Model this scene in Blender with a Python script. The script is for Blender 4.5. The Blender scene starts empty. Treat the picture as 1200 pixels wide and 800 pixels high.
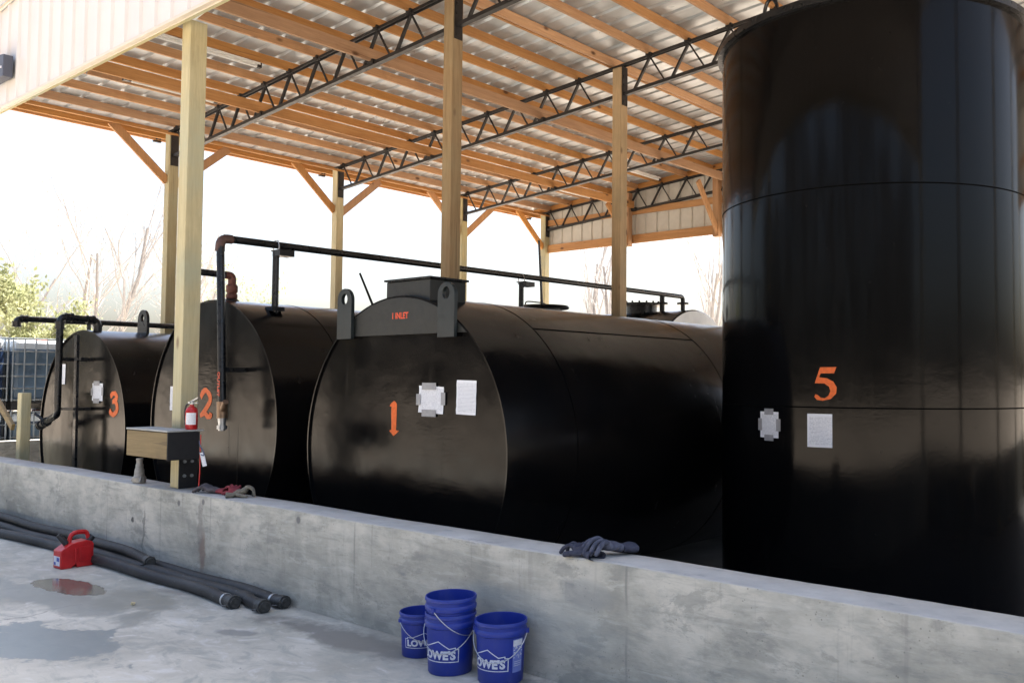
import bpy, bmesh, math, random
from mathutils import Vector, Matrix, Euler
random.seed(7)
D = bpy.data
S = bpy.context.scene
COL = S.collection

# ------------------------------------------------------------------ camera
cam = D.cameras.new('camera')
co = D.objects.new('camera', cam)
COL.objects.link(co)
yaw, pit, rol = (math.radians(a) for a in (38.68, 2.53, .358))
fw = Vector((-math.sin(yaw)*math.cos(pit), math.cos(yaw)*math.cos(pit), math.sin(pit)))
r0 = Vector((math.cos(yaw), math.sin(yaw), 0))
u0 = r0.cross(fw)
rv = r0*math.cos(rol) + u0*math.sin(rol)
uv = u0*math.cos(rol) - r0*math.sin(rol)
M = Matrix((rv, uv, -fw)).transposed().to_4x4()
M.translation = Vector((0, -3.77, 1.65))
co.matrix_world = M
cam.sensor_width = 36
cam.lens = 36*1057/1200
cam.shift_x = -110/1200
cam.clip_start = .05
cam.clip_end = 2000
S.camera = co

# ------------------------------------------------------------------ world, sun, exposure
W = D.worlds.new('World')
S.world = W
W.use_nodes = True
wn = W.node_tree.nodes
sky = wn.new('ShaderNodeTexSky')
sky.sky_type = 'NISHITA'
sky.sun_disc = False
SUN_EL, SUN_AZ = 66, -4          # azimuth measured from +Y towards +X
sky.sun_elevation = math.radians(SUN_EL)
sky.sun_rotation = math.radians(SUN_AZ)
sky.air_density = 1.0
sky.dust_density = 5.5
sky.ozone_density = 1.0
W.node_tree.links.new(sky.outputs[0], wn['Background'].inputs[0])
wn['Background'].inputs[1].default_value = .085
sl = D.lights.new('sun', 'SUN')
so = D.objects.new('sun', sl)
COL.objects.link(so)
sl.energy = 5.0
sl.angle = math.radians(.5)
sl.color = (1, .95, .87)
el, az = math.radians(SUN_EL), math.radians(SUN_AZ)
to_sun = Vector((math.sin(az)*math.cos(el), math.cos(az)*math.cos(el), math.sin(el)))
so.rotation_euler = (-to_sun).to_track_quat('-Z', 'Y').to_euler()
so.location = to_sun*60
S.view_settings.view_transform = 'Standard'
S.view_settings.look = 'None'
S.view_settings.gamma = 1
S.view_settings.use_curve_mapping = False
S.view_settings.exposure = 2.34

# ------------------------------------------------------------------ materials
class N:
    def __init__(s, name):
        s.m = D.materials.new(name)
        s.m.use_nodes = True
        s.t = s.m.node_tree
        s.b = s.t.nodes['Principled BSDF']
        s.tc = s.t.nodes.new('ShaderNodeTexCoord')
    def new(s, k): return s.t.nodes.new(k)
    def L(s, a, b): s.t.links.new(a, b)
    def mapped(s, scale=(1, 1, 1), rot=(0, 0, 0), loc=(0, 0, 0), src='Object'):
        n = s.new('ShaderNodeMapping')
        s.L(s.tc.outputs[src], n.inputs['Vector'])
        n.inputs['Scale'].default_value = scale
        n.inputs['Rotation'].default_value = rot
        n.inputs['Location'].default_value = loc
        return n.outputs[0]
    def noise(s, scale, detail=5, rough=.55, vec=None, dist=0):
        n = s.new('ShaderNodeTexNoise')
        n.inputs['Scale'].default_value = scale
        n.inputs['Detail'].default_value = detail
        n.inputs['Roughness'].default_value = rough
        n.inputs['Distortion'].default_value = dist
        s.L(vec if vec is not None else s.tc.outputs['Object'], n.inputs['Vector'])
        return n.outputs['Fac']
    def voro(s, scale, vec=None, rnd=1):
        n = s.new('ShaderNodeTexVoronoi')
        n.inputs['Scale'].default_value = scale
        n.inputs['Randomness'].default_value = rnd
        s.L(vec if vec is not None else s.tc.outputs['Object'], n.inputs['Vector'])
        return n.outputs['Distance']
    def ramp(s, f, stops):
        n = s.new('ShaderNodeValToRGB')
        e = n.color_ramp.elements
        while len(e) < len(stops): e.new(.5)
        for i, (p, c) in enumerate(stops):
            e[i].position = p
            e[i].color = (c, c, c, 1) if isinstance(c, (int, float)) else (*c, 1)
        s.L(f, n.inputs[0])
        return n.outputs[0]
    def mix(s, f, a, b, mode='MIX'):
        n = s.new('ShaderNodeMix')
        n.data_type = 'RGBA'
        n.blend_type = mode
        for i, v in ((0, f), (6, a), (7, b)):
            if isinstance(v, (int, float)):
                n.inputs[i].default_value = v if i == 0 else (v, v, v, 1)
            elif isinstance(v, tuple): n.inputs[i].default_value = (*v, 1)
            else: s.L(v, n.inputs[i])
        return n.outputs[2]
    def math(s, op, a, b=0, c=None, clamp=False):
        n = s.new('ShaderNodeMath')
        n.operation = op
        n.use_clamp = clamp
        for i, v in enumerate((a, b) if c is None else (a, b, c)):
            if isinstance(v, (int, float)): n.inputs[i].default_value = v
            else: s.L(v, n.inputs[i])
        return n.outputs[0]
    def xyz(s, src='Object'):
        n = s.new('ShaderNodeSeparateXYZ')
        s.L(s.tc.outputs[src], n.inputs[0])
        return n.outputs
    def rnd(s):
        n = s.new('ShaderNodeObjectInfo')
        return n.outputs['Random']
    def bump(s, h, strength=.3, dist=.01, prev=None):
        n = s.new('ShaderNodeBump')
        n.inputs['Strength'].default_value = strength
        n.inputs['Distance'].default_value = dist
        s.L(h, n.inputs['Height'])
        if prev is not None: s.L(prev, n.inputs['Normal'])
        s.L(n.outputs[0], s.b.inputs['Normal'])
        return n.outputs[0]
    def set(s, color=None, rough=None, metal=None, **k):
        for key, v in (('Base Color', color), ('Roughness', rough), ('Metallic', metal)):
            if v is None: continue
            if isinstance(v, (int, float)) : s.b.inputs[key].default_value = v
            elif isinstance(v, tuple): s.b.inputs[key].default_value = (*v, 1)
            else: s.L(v, s.b.inputs[key])
        for kk, v in k.items(): s.b.inputs[kk].default_value = v
        return s.m

def simple(name, c, rough=.5, metal=0, var=.12, scale=9, bump=0):
    n = N(name)
    f = n.noise(scale, 5)
    col = n.ramp(f, [(.3, tuple(x*(1-var) for x in c)), (.7, tuple(min(1, x*(1+var)) for x in c))])
    r = n.ramp(n.noise(scale*2, 3), [(.3, max(.02, rough-.1)), (.7, min(1, rough+.1))])
    if bump: n.bump(n.noise(scale*4, 4), bump, .004)
    return n.set(col, r, metal)

def wood(name, axis, c1, c2, knot=(.12, .05, .02), rough=.7, weather=None):
    n = N(name)
    sc = [9, 9, 9]
    sc[axis] = .55
    off = n.rnd()
    cmb = n.new('ShaderNodeCombineXYZ')
    for i in range(3): n.L(n.math('MULTIPLY', off, 37.+i*11), cmb.inputs[i])
    add = n.new('ShaderNodeVectorMath')
    n.L(n.mapped(tuple(sc)), add.inputs[0])
    n.L(cmb.outputs[0], add.inputs[1])
    v = add.outputs[0]
    g = n.noise(1.2, 6, .6, v, 1.4)
    fine = n.noise(7, 4, .6, v, .3)
    base = n.ramp(g, [(.28, c1), (.72, c2)])
    base = n.mix(n.ramp(fine, [(.35, .35), (.65, 0)]), base, tuple(x*.62 for x in c1))
    # board to board tone
    tone = n.new('ShaderNodeHueSaturation')
    n.L(base, tone.inputs['Color'])
    n.L(n.math('MULTIPLY_ADD', off, .42, .80), tone.inputs['Value'])
    n.L(n.math('MULTIPLY_ADD', n.math('FRACT', n.math('MULTIPLY', off, 7.3)), .3, .85), tone.inputs['Saturation'])
    base = tone.outputs[0]
    ks = [3.2, 3.2, 3.2]
    ks[axis] = 1.6
    kadd = n.new('ShaderNodeVectorMath')
    n.L(n.mapped(tuple(ks)), kadd.inputs[0])
    n.L(cmb.outputs[0], kadd.inputs[1])
    k = n.ramp(n.voro(1.0, kadd.outputs[0]), [(.05, 1), (.115, 0)])
    base = n.mix(k, base, knot)
    if weather:
        w = n.ramp(n.noise(1.3, 4, .6), [(.45, 0), (.7, .7)])
        base = n.mix(w, base, weather)
    cs = [26, 26, 26]
    cs[axis] = .8
    cadd = n.new('ShaderNodeVectorMath')
    n.L(n.mapped(tuple(cs)), cadd.inputs[0])
    n.L(cmb.outputs[0], cadd.inputs[1])
    chk = n.ramp(n.noise(1, 3, .55, cadd.outputs[0]), [(.68, 0), (.71, .55)])
    base = n.mix(chk, base, tuple(x*.35 for x in c1))
    grime = n.ramp(n.noise(2.2, 6, .7, n.mapped((1, 1, .6))), [(.56, 0), (.78, .35)])
    base = n.mix(grime, base, tuple(x*.5 for x in c1))
    n.bump(fine, .25, .003)
    return n.set(base, rough)

PINE = ((.45, .22, .088), (.59, .33, .148))
M_pine = [wood('pine_%s' % 'xyz'[a], a, *PINE) for a in range(3)]
M_treated = [wood('treated_%s' % 'xyz'[a], a, (.43, .36, .19), (.56, .49, .29), (.16, .09, .04), weather=(.36, .37, .26)) for a in range(3)]
M_innerpost = wood('inner_post_wood', 2, (.31, .20, .09), (.45, .31, .16), (.12, .06, .03), weather=(.30, .25, .15))
M_boxwood = wood('bumper_wood', 0, (.20, .14, .065), (.31, .23, .115), (.10, .05, .03))

def blackpaint(name, rough=(.13, .3), wave=.35, dirt=.25, metal_tint=(.0032, .0032, .0036), spec=.14, lapk=.25):
    n = N(name)
    d = n.ramp(n.noise(1.6, 6, .65, n.mapped((1, 1, .8)), .6), [(.42, 0), (.8, dirt)])
    col = n.mix(d, metal_tint, (.016, .012, .009))
    sc = n.ramp(n.noise(30, 3, .7), [(.71, 0), (.75, .5)])
    col = n.mix(sc, col, (.035, .032, .03))
    rg = n.ramp(n.noise(2.4, 5, .6), [(.3, rough[0]), (.75, rough[1])])
    b = n.bump(n.noise(2.1, 2, .5), wave, .02)
    b = n.bump(n.noise(26, 3, .6), .12, .002, b)
    # brush laps and sags in the paint, dull rubbed patches
    lap = n.noise(1, 4, .65, n.mapped((7, 7, 24)), .5)
    where = n.ramp(n.noise(1.3, 3, .5, n.mapped((1, 1, 1), loc=(4, 2, 1))), [(.46, 0), (.62, 1)])
    b = n.bump(n.math('MULTIPLY', lap, where), lapk, .004, b)
    run = n.noise(1, 5, .6, n.mapped((9, 9, .5)))
    rg = n.mix(n.ramp(run, [(.6, 0), (.75, .5)]), rg, .42)
    col = n.mix(n.ramp(run, [(.66, 0), (.8, .35)]), col, (.022, .017, .012))
    return n.set(col, rg, **{'Specular IOR Level': spec})
M_tank = blackpaint('tank_black_gloss', (.12, .25))
M_shell = blackpaint('tank_shell_black', (.15, .28), .25, .35, spec=.28, lapk=.2)
M_t5 = blackpaint('upright_black_gloss', (.09, .17), .08, .12, spec=.17, lapk=.08)
M_plate = simple('cover_plate_grey', (.0085, .0105, .0098), .45, 0, .2)
M_lug = simple('lug_grey', (.013, .019, .0205), .4, 0, .2)
M_iron = simple('black_iron', (.008, .009, .011), .32, 0, .2)
M_truss = simple('truss_black', (.014, .013, .014), .5, 0, .2)
M_elbow = simple('rusty_elbow', (.085, .045, .038), .6, 0, .3, 30, .2)
M_rust = simple('rusted_fitting', (.12, .042, .03), .7, 0, .35, 30, .3)
M_seam = simple('seam_black', (.002, .002, .002), .95, 0, .2)
M_seam.node_tree.nodes['Principled BSDF'].inputs['Specular IOR Level'].default_value = .05
M_steelblk = simple('black_plate', (.006, .006, .007), .6, 0, .2)
M_galv = simple('galvanised', (.5, .51, .52), .38, .85, .12, 20)
M_alu = simple('cast_aluminium', (.30, .29, .27), .55, .5, .25, 30, .2)
M_brass = simple('dull_brass', (.30, .20, .13), .45, .7, .2, 30)
M_orange = simple('orange_paint', (.78, .14, .02), .6, 0, .14, 40)
M_inlet = simple('red_orange_paint', (.72, .085, .03), .6, 0, .15, 60)
M_white = simple('white_tube', (.82, .82, .80), .35, 0, .03)
M_tape = simple('grey_tape', (.30, .30, .31), .45, 0, .12, 30)
M_red = simple('red_plastic', (.50, .012, .015), .38, 0, .15, 12, .06)
M_redpaint = simple('red_enamel', (.42, .012, .012), .25, 0, .1)
M_blackpl = simple('black_plastic', (.015, .015, .018), .45)
M_tank4 = simple('pale_grey_end', (.72, .73, .72), .4, 0, .08, 4)  # one pale grey for the far tank's end, lighter than its shell
M_bolt = simple('bolt_zinc', (.34, .36, .38), .4, .8)

def paper():
    n = N('printed_paper')
    x, y, z = n.xyz('Generated')
    rows = n.math('FRACT', n.math('MULTIPLY', z, 26))
    ln = n.ramp(rows, [(.45, 0), (.55, 1)])
    words = n.ramp(n.noise(1, 2, .5, n.mapped((38, 38, 26), src='Generated')), [(.46, 0), (.52, 1)])
    inside = n.math('MULTIPLY', n.ramp(x, [(.08, 0), (.1, 1), ]), n.math('MULTIPLY', n.ramp(z, [(.06, 0), (.08, 1)]), n.ramp(z, [(.9, 1), (.92, 0)])))
    f = n.math('MULTIPLY', n.math('MULTIPLY', ln, words), n.math('MULTIPLY', inside, .75))
    c = n.mix(f, (.80, .81, .84), (.25, .27, .32))
    n.bump(n.noise(8, 3), .3, .004)
    return n.set(c, .6)
M_paper = paper()

def bluepl():
    n = N('blue_bucket_plastic')
    d = n.ramp(n.noise(7, 5, .6), [(.45, 0), (.75, .55)])
    c = n.mix(d, (.010, .030, .27), (.017, .038, .21))
    sp = n.ramp(n.noise(40, 3, .7), [(.68, 0), (.76, .5)])
    z = n.xyz()[2]
    low = n.ramp(z, [(.0, 1), (.08, .15)])
    c = n.mix(n.math('MULTIPLY', sp, low), c, (.20, .20, .22))
    scr = n.ramp(n.noise(1, 5, .75, n.mapped((40, 40, 9), (.4, .3, .2))), [(.66, 0), (.72, .45)])
    c = n.mix(scr, c, (.10, .11, .30))
    dust = n.ramp(n.noise(5, 5, .65, n.mapped((1, 1, .6), loc=(2, 5, 1))), [(.48, 0), (.8, .35)])
    c = n.mix(dust, c, (.16, .16, .22))
    n.bump(n.noise(30, 3), .06, .002)
    return n.set(c, n.ramp(n.noise(9, 4), [(.3, .3), (.7, .5)]))
M_blue = bluepl()
def logo_white():
    n = N('white_print')
    return n.set(n.ramp(n.noise(60, 3, .7), [(.3, (.42, .45, .58)), (.5, (.66, .68, .74))]), .55)
M_logo = logo_white()
M_palelabel = simple('pale_blue_label', (.16, .21, .55), .5, 0, .1)

def concrete_wall():
    n = N('cast_concrete')
    x, y, z = n.xyz()
    a = n.noise(1.1, 8, .62, None, .5)
    b = n.noise(4.2, 8, .68, n.mapped((.7, 1, 2.0), (0, .35, 0)), .25)
    c = n.ramp(a, [(.33, (.235, .23, .195)), (.5, (.385, .37, .315)), (.64, (.54, .51, .435))])
    c = n.mix(n.math('MULTIPLY', n.ramp(z, [(.45, 0), (.64, .6)]), n.ramp(n.noise(3.3, 5, .6), [(.38, 0), (.6, 1)])), c, (.60, .57, .49))
    c = n.mix(n.ramp(b, [(.35, .6), (.52, 0)]), c, (.225, .23, .205))
    c = n.mix(n.ramp(b, [(.56, 0), (.66, .6)]), c, (.57, .55, .48))
    # skim-coat scars: sharp edged darker flakes
    sc = n.noise(2.3, 10, .72, n.mapped((.8, 1, 1.5), (0, .3, 0)), .3)
    c = n.mix(n.ramp(sc, [(.545, 0), (.59, .5)]), c, (.225, .225, .20))
    sc2 = n.noise(9, 6, .75, n.mapped((.4, 1, 2.6), (0, .4, 0)), .3)
    c = n.mix(n.ramp(sc2, [(.63, 0), (.65, .5)]), c, (.21, .22, .22))
    st1 = n.noise(1, 6, .7, n.mapped((1.6, 1, 13), (0, .42, 0)), .3)
    c = n.mix(n.ramp(st1, [(.54, 0), (.68, .45)]), c, (.56, .545, .48))
    st2 = n.noise(1, 6, .7, n.mapped((1.3, 1, 15), (0, -.22, 0), (5, 0, 2)), .3)
    c = n.mix(n.ramp(st2, [(.55, 0), (.68, .5)]), c, (.24, .24, .215))
    pores = n.ramp(n.voro(34), [(.10, .6), (.17, 0)])
    c = n.mix(n.math('MULTIPLY', pores, n.ramp(n.noise(4, 3), [(.48, 0), (.62, 1)])), c, (.12, .12, .11))
    # form-panel seams and tie holes, at the places they have on the wall
    seam = None
    wob = n.math('MULTIPLY_ADD', n.noise(6, 3), .02, -.01)
    xs = n.math('ADD', x, wob)
    for sx in (-11.6, -9.04, -7.99, -7.13, -5.2, -2.87, -1.4):
        m = n.ramp(n.math('ABSOLUTE', n.math('SUBTRACT', xs, sx)), [(.003, .9), (.011, 0)])
        seam = m if seam is None else n.math('MAXIMUM', seam, m)
    c = n.mix(n.math('MULTIPLY', seam, n.ramp(n.noise(3, 4), [(.4, .05), (.62, .65)])), c, (.17, .17, .16))
    # drip streaks and pour spots
    dr = n.noise(5, 4, .6, n.mapped((3.2, 3.2, .22)))
    c = n.mix(n.math('MULTIPLY', n.ramp(dr, [(.6, 0), (.74, .45)]), n.ramp(z, [(0, .2), (.7, 1)])), c, (.18, .17, .155))
    sp = n.ramp(n.voro(2.7, n.mapped((1, 1, 1), (0, 0, 0), (3, 1, 7))), [(.055, .8), (.085, 0)])
    c = n.mix(sp, c, (.12, .12, .12))
    def blob(cx, cz, rx, rz, col, amt):
        nonlocal c
        dx = n.math('DIVIDE', n.math('SUBTRACT', n.math('ADD', x, n.math('MULTIPLY_ADD', n.noise(9, 4), .14, -.07)), cx), rx)
        dz = n.math('DIVIDE', n.math('SUBTRACT', z, cz), rz)
        q = n.math('ADD', n.math('MULTIPLY', dx, dx), n.math('MULTIPLY', dz, dz))
        c = n.mix(n.ramp(q, [(.35, amt), (1, 0)]), c, col)
    blob(-7.25, .24, .06, .2, (.20, .13, .10), .65)
    blob(-7.3, .45, .045, .25, (.19, .17, .15), .5)
    blob(-1.95, .12, .035, .06, (.05, .05, .05), .9)
    blob(-8.52, .37, .03, .03, (.05, .05, .05), .9)
    blob(-8.3, .3, .02, .22, (.09, .09, .09), .6)
    blob(-3.15, .5, .22, .1, (.25, .26, .25), .55)
    blob(-3.6, .3, .8, .2, (.27, .30, .295), .4)
    hb = n.math('MULTIPLY_ADD', sc, .6, n.math('MULTIPLY', sc2, .4))
    b1 = n.bump(hb, .35, .012)
    n.bump(n.noise(60, 4, .7), .15, .003, b1)
    return n.set(c, n.ramp(b, [(.3, .7), (.7, .9)]))
M_wall = concrete_wall()
def concrete_top():
    n = N('wall_top_concrete')
    a = n.noise(3, 7, .65)
    c = n.ramp(a, [(.3, (.38, .375, .35)), (.7, (.58, .565, .52))])
    c = n.mix(n.ramp(n.noise(8, 5, .7, n.mapped((.6, 2, 1))), [(.58, 0), (.68, .6)]), c, (.24, .25, .25))
    n.bump(n.noise(40, 4), .25, .004)
    return n.set(c, .8)
M_walltop = concrete_top()

def slab():
    n = N('yard_concrete')
    x, y, z = n.xyz()
    a = n.noise(.7, 8, .62, None, .4)
    b = n.noise(4, 7, .65, n.mapped((1, 1.8, 1), (0, 0, .5)), .8)
    c = n.ramp(a, [(.34, (.32, .315, .27)), (.5, (.47, .46, .405)), (.66, (.63, .61, .54))])
    c = n.mix(n.ramp(b, [(.38, .6), (.5, 0)]), c, (.28, .30, .28))
    c = n.mix(n.ramp(b, [(.56, 0), (.66, .6)]), c, (.62, .62, .60))
    rough = n.ramp(b, [(.3, .6), (.7, .85)])
    wob = n.math('ADD', n.math('MULTIPLY_ADD', n.noise(1.7, 9, .66, None, .9), 2.4, -1.2), n.math('MULTIPLY_ADD', n.noise(6.5, 6, .65), 1.3, -.65))
    # wet and stained areas, each with its own outline
    def patch(cx, cy, rx, ry, ang, col, amt, soft, rg=None, w=.9):
        nonlocal c, rough
        ca, sa = math.cos(ang), math.sin(ang)
        dx = n.math('SUBTRACT', x, cx)
        dy = n.math('SUBTRACT', y, cy)
        u = n.math('DIVIDE', n.math('ADD', n.math('MULTIPLY', dx, ca), n.math('MULTIPLY', dy, sa)), rx)
        v = n.math('DIVIDE', n.math('SUBTRACT', n.math('MULTIPLY', dy, ca), n.math('MULTIPLY', dx, sa)), ry)
        q = n.math('SQRT', n.math('ADD', n.math('MULTIPLY', u, u), n.math('MULTIPLY', v, v)))
        q = n.math('ADD', q, n.math('MULTIPLY', wob, w))
        m = n.ramp(q, [(max(0, 1-soft), 1), (1.0, 0)])
        c = n.mix(n.math('MULTIPLY', m, amt), c, col)
        if rg is not None: rough = n.mix(m, rough, rg)
        return m
    patch(-6.35, -1.50, .80, .33, .1, (.17, .20, .20), .85, .08, .34)      # drying wet patch, near left
    patch(-7.6, -1.02, 1.6, .22, .12, (.24, .25, .225), .8, .35, .45)
    patch(-7.0, -.62, .55, .3, .0, (.22, .22, .185), .7, .5, .4)
    patch(-7.85, -.78, .50, .17, .1, (.12, .11, .09), .85, .12, .03, .35)  # oily puddle
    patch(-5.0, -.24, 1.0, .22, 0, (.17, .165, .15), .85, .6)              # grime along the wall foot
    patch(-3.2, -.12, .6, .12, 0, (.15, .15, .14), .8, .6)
    patch(-5.6, -.62, .18, .07, .4, (.17, .18, .18), .6, .4)
    patch(-6.9, -.3, .4, .1, .2, (.2, .19, .17), .6, .5)
    spots = n.ramp(n.noise(6.5, 6, .75, n.mapped((1, 2.0, 1), (0, 0, .6)), .8), [(.655, 0), (.685, .65)])
    c = n.mix(spots, c, (.16, .17, .17))
    grit = n.ramp(n.noise(55, 3, .8), [(.62, 0), (.7, .5)])
    c = n.mix(grit, c, (.22, .21, .19))
    crack = n.voro(.55, n.mapped((1, 1, 1), loc=(.3, .2, 0)))
    vd = n.new('ShaderNodeTexVoronoi')
    vd.feature = 'DISTANCE_TO_EDGE'
    vd.inputs['Scale'].default_value = .33
    wv = n.new('ShaderNodeVectorMath')
    wn_ = n.new('ShaderNodeTexNoise')
    wn_.inputs['Scale'].default_value = 3
    wn_.inputs['Detail'].default_value = 6
    n.L(n.tc.outputs['Object'], wn_.inputs['Vector'])
    wv.operation = 'MULTIPLY_ADD'
    n.L(wn_.outputs['Color'], wv.inputs[0])
    wv.inputs[1].default_value = (.35, .35, 0)
    n.L(n.tc.outputs['Object'], wv.inputs[2])
    n.L(wv.outputs[0], vd.inputs['Vector'])
    ck = n.ramp(vd.outputs['Distance'], [(.0008, .75), (.003, 0)])
    c = n.mix(n.math('MULTIPLY', ck, n.ramp(n.noise(.8, 3), [(.45, 0), (.6, 1)])), c, (.13, .13, .12))
    # dirt gathered along the wall foot
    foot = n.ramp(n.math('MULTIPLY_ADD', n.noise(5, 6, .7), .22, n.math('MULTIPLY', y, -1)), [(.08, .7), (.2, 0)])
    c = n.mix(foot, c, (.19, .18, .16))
    n.bump(n.noise(34, 5, .7), .2, .003)
    return n.set(c, rough)
M_slab = slab()

def dirt():
    n = N('pale_gravel_dirt')
    a = n.noise(.35, 8, .65)
    c = n.ramp(a, [(.3, (.35, .295, .235)), (.7, (.50, .435, .36))])
    c = n.mix(n.ramp(n.noise(9, 5, .7), [(.4, .5), (.6, 0)]), c, (.22, .17, .12))
    n.bump(n.noise(14, 5, .7), .4, .02)
    return n.set(c, .95)
M_dirt = dirt()
M_basin = simple('basin_concrete', (.06, .058, .055), .85, 0, .2, 3)

def roofmetal():
    n = N('galvalume_roof')
    a = n.noise(2.4, 5, .6, n.mapped((.5, 1.4, 1)), .6)
    c = n.ramp(a, [(.3, (.44, .465, .485)), (.7, (.59, .615, .635))])
    r = n.ramp(n.noise(3.2, 5, .6, n.mapped((.6, 1.6, 1)), .8), [(.3, .26), (.7, .48)])
    n.bump(n.noise(2.6, 3, .5), .12, .02)
    return n.set(c, r, .35)
M_roof = roofmetal()
def siding():
    n = N('cream_steel_siding')
    c = n.ramp(n.noise(1.5, 4), [(.3, (.61, .575, .545)), (.7, (.66, .625, .59))])
    n.bump(n.noise(3, 2), .06, .01)
    return n.set(c, .38)
M_siding = siding()
M_trim = simple('cream_trim', (.60, .53, .44), .4, 0, .04)
M_inside = simple('siding_inside', (.60, .585, .54), .5, 0, .06)

def rubber():
    n = N('dusty_hose_rubber')
    d = n.ramp(n.noise(5, 6, .7, n.mapped((.4, 1, 1))), [(.4, 0), (.72, .7)])
    c = n.mix(d, (.018, .018, .019), (.075, .072, .068))
    wv = n.new('ShaderNodeTexWave')
    wv.bands_direction = 'X'
    wv.inputs['Scale'].default_value = 22
    wv.inputs['Distortion'].default_value = .6
    n.L(n.tc.outputs['Object'], wv.inputs['Vector'])
    b1 = n.bump(wv.outputs['Fac'], .35, .004)
    n.bump(n.noise(25, 4), .25, .004, b1)
    scuff = n.ramp(n.noise(1, 5, .7, n.mapped((14, 30, 30))), [(.62, 0), (.7, .5)])
    c = n.mix(scuff, c, (.15, .145, .135))
    return n.set(c, .62)
M_hose = rubber()

# ------------------------------------------------------------------ helpers
def tag(o, label=None, cat=None, group=None, kind=None):
    if label: o['label'] = label
    if cat: o['category'] = cat
    if group: o['group'] = group
    if kind: o['kind'] = kind
    return o
def empty(name, loc, label, cat, group=None, rz=0):
    o = D.objects.new(name, None)
    COL.objects.link(o)
    o.location = loc
    o.rotation_euler = (0, 0, rz)
    o.empty_display_size = .1
    return tag(o, label, cat, group)
def obj(name, bm, mats, parent=None, smooth=False, bevel=0):
    me = D.meshes.new(name)
    bmesh.ops.recalc_face_normals(bm, faces=bm.faces)
    if smooth:
        for f in bm.faces: f.smooth = True
    bm.to_mesh(me)
    bm.free()
    for m in (mats if isinstance(mats, (list, tuple)) else [mats]): me.materials.append(m)
    o = D.objects.new(name, me)
    COL.objects.link(o)
    if parent: o.parent = parent
    if bevel:
        b = o.modifiers.new('bevel', 'BEVEL')
        b.width = bevel
        b.segments = 2
        b.limit_method = 'ANGLE'
    if smooth:
        try:
            me.set_sharp_from_angle(angle=math.radians(40))
        except Exception: pass
    return o
def BM(): return bmesh.new()
def box(bm, x0, x1, y0, y1, z0, z1, mi=0):
    vs = [bm.verts.new(p) for p in ((x0, y0, z0), (x1, y0, z0), (x1, y1, z0), (x0, y1, z0), (x0, y0, z1), (x1, y0, z1), (x1, y1, z1), (x0, y1, z1))]
    for q in ((0, 3, 2, 1), (4, 5, 6, 7), (0, 1, 5, 4), (1, 2, 6, 5), (2, 3, 7, 6), (3, 0, 4, 7)):
        f = bm.faces.new([vs[i] for i in q])
        f.material_index = mi
    return vs
def beam(bm, a, b, w, h, up=(0, 0, 1)):
    a, b = Vector(a), Vector(b)
    d = (b-a).normalized()
    s = d.cross(Vector(up))
    if s.length < 1e-4: s = d.cross(Vector((0, 1, 0)))
    s.normalize()
    t = s.cross(d)
    vs = []
    for p in (a, b):
        for i, j in ((-1, -1), (1, -1), (1, 1), (-1, 1)):
            vs.append(bm.verts.new(p+s*(i*w/2)+t*(j*h/2)))
    bm.faces.new(vs[0:4][::-1])
    bm.faces.new(vs[4:8])
    for i in range(4): bm.faces.new((vs[i], vs[(i+1) % 4], vs[4+(i+1) % 4], vs[4+i]))
def smoothpath(pts, n=6):
    P = [Vector(p) for p in pts]
    out = []
    for i in range(len(P)-1):
        p0, p1, p2, p3 = P[max(i-1, 0)], P[i], P[i+1], P[min(i+2, len(P)-1)]
        for k in range(n):
            t = k/n
            out.append(.5*((2*p1)+(p2-p0)*t+(2*p0-5*p1+4*p2-p3)*t*t+(3*p1-p0-3*p2+p3)*t**3))
    out.append(P[-1])
    return out
def tube(bm, pts, r, seg=10, caps=True):
    P = [Vector(p) for p in pts]
    R = r if isinstance(r, (list, tuple)) else [r]*len(P)
    d0 = (P[1]-P[0]).normalized()
    nrm = d0.orthogonal().normalized()
    rings = []
    for i, p in enumerate(P):
        d = (P[min(i+1, len(P)-1)]-P[max(i-1, 0)]).normalized()
        nrm = (nrm-d*nrm.dot(d))
        nrm = nrm.normalized() if nrm.length > 1e-5 else d.orthogonal().normalized()
        bi = d.cross(nrm)
        rings.append([bm.verts.new(p+(nrm*math.cos(a)+bi*math.sin(a))*R[i]) for a in (2*math.pi*k/seg for k in range(seg))])
    for A, B in zip(rings, rings[1:]):
        for k in range(seg): bm.faces.new((A[k], A[(k+1) % seg], B[(k+1) % seg], B[k]))
    if caps:
        bm.faces.new(rings[0][::-1])
        bm.faces.new(rings[-1])
def lathe(bm, prof, center, axis='z', seg=64, close=False):
    cx, cy, cz = center
    rings = []
    for r, h in prof:
        if r < 1e-6:
            p = (cx, cy, cz+h) if axis == 'z' else ((cx, cy+h, cz) if axis == 'y' else (cx+h, cy, cz))
            rings.append([bm.verts.new(p)])
            continue
        ring = []
        for k in range(seg):
            a = 2*math.pi*k/seg
            c, s = r*math.cos(a), r*math.sin(a)
            p = (cx+c, cy+s, cz+h) if axis == 'z' else ((cx+c, cy+h, cz+s) if axis == 'y' else (cx+h, cy+c, cz+s))
            ring.append(bm.verts.new(p))
        rings.append(ring)
    for A, B in zip(rings, rings[1:]):
        for k in range(seg):
            k2 = (k+1) % seg
            if len(A) == 1 and len(B) == 1: continue
            if len(A) == 1: bm.faces.new((A[0], B[k2], B[k]))
            elif len(B) == 1: bm.faces.new((A[k], A[k2], B[0]))
            else: bm.faces.new((A[k], A[k2], B[k2], B[k]))
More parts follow.
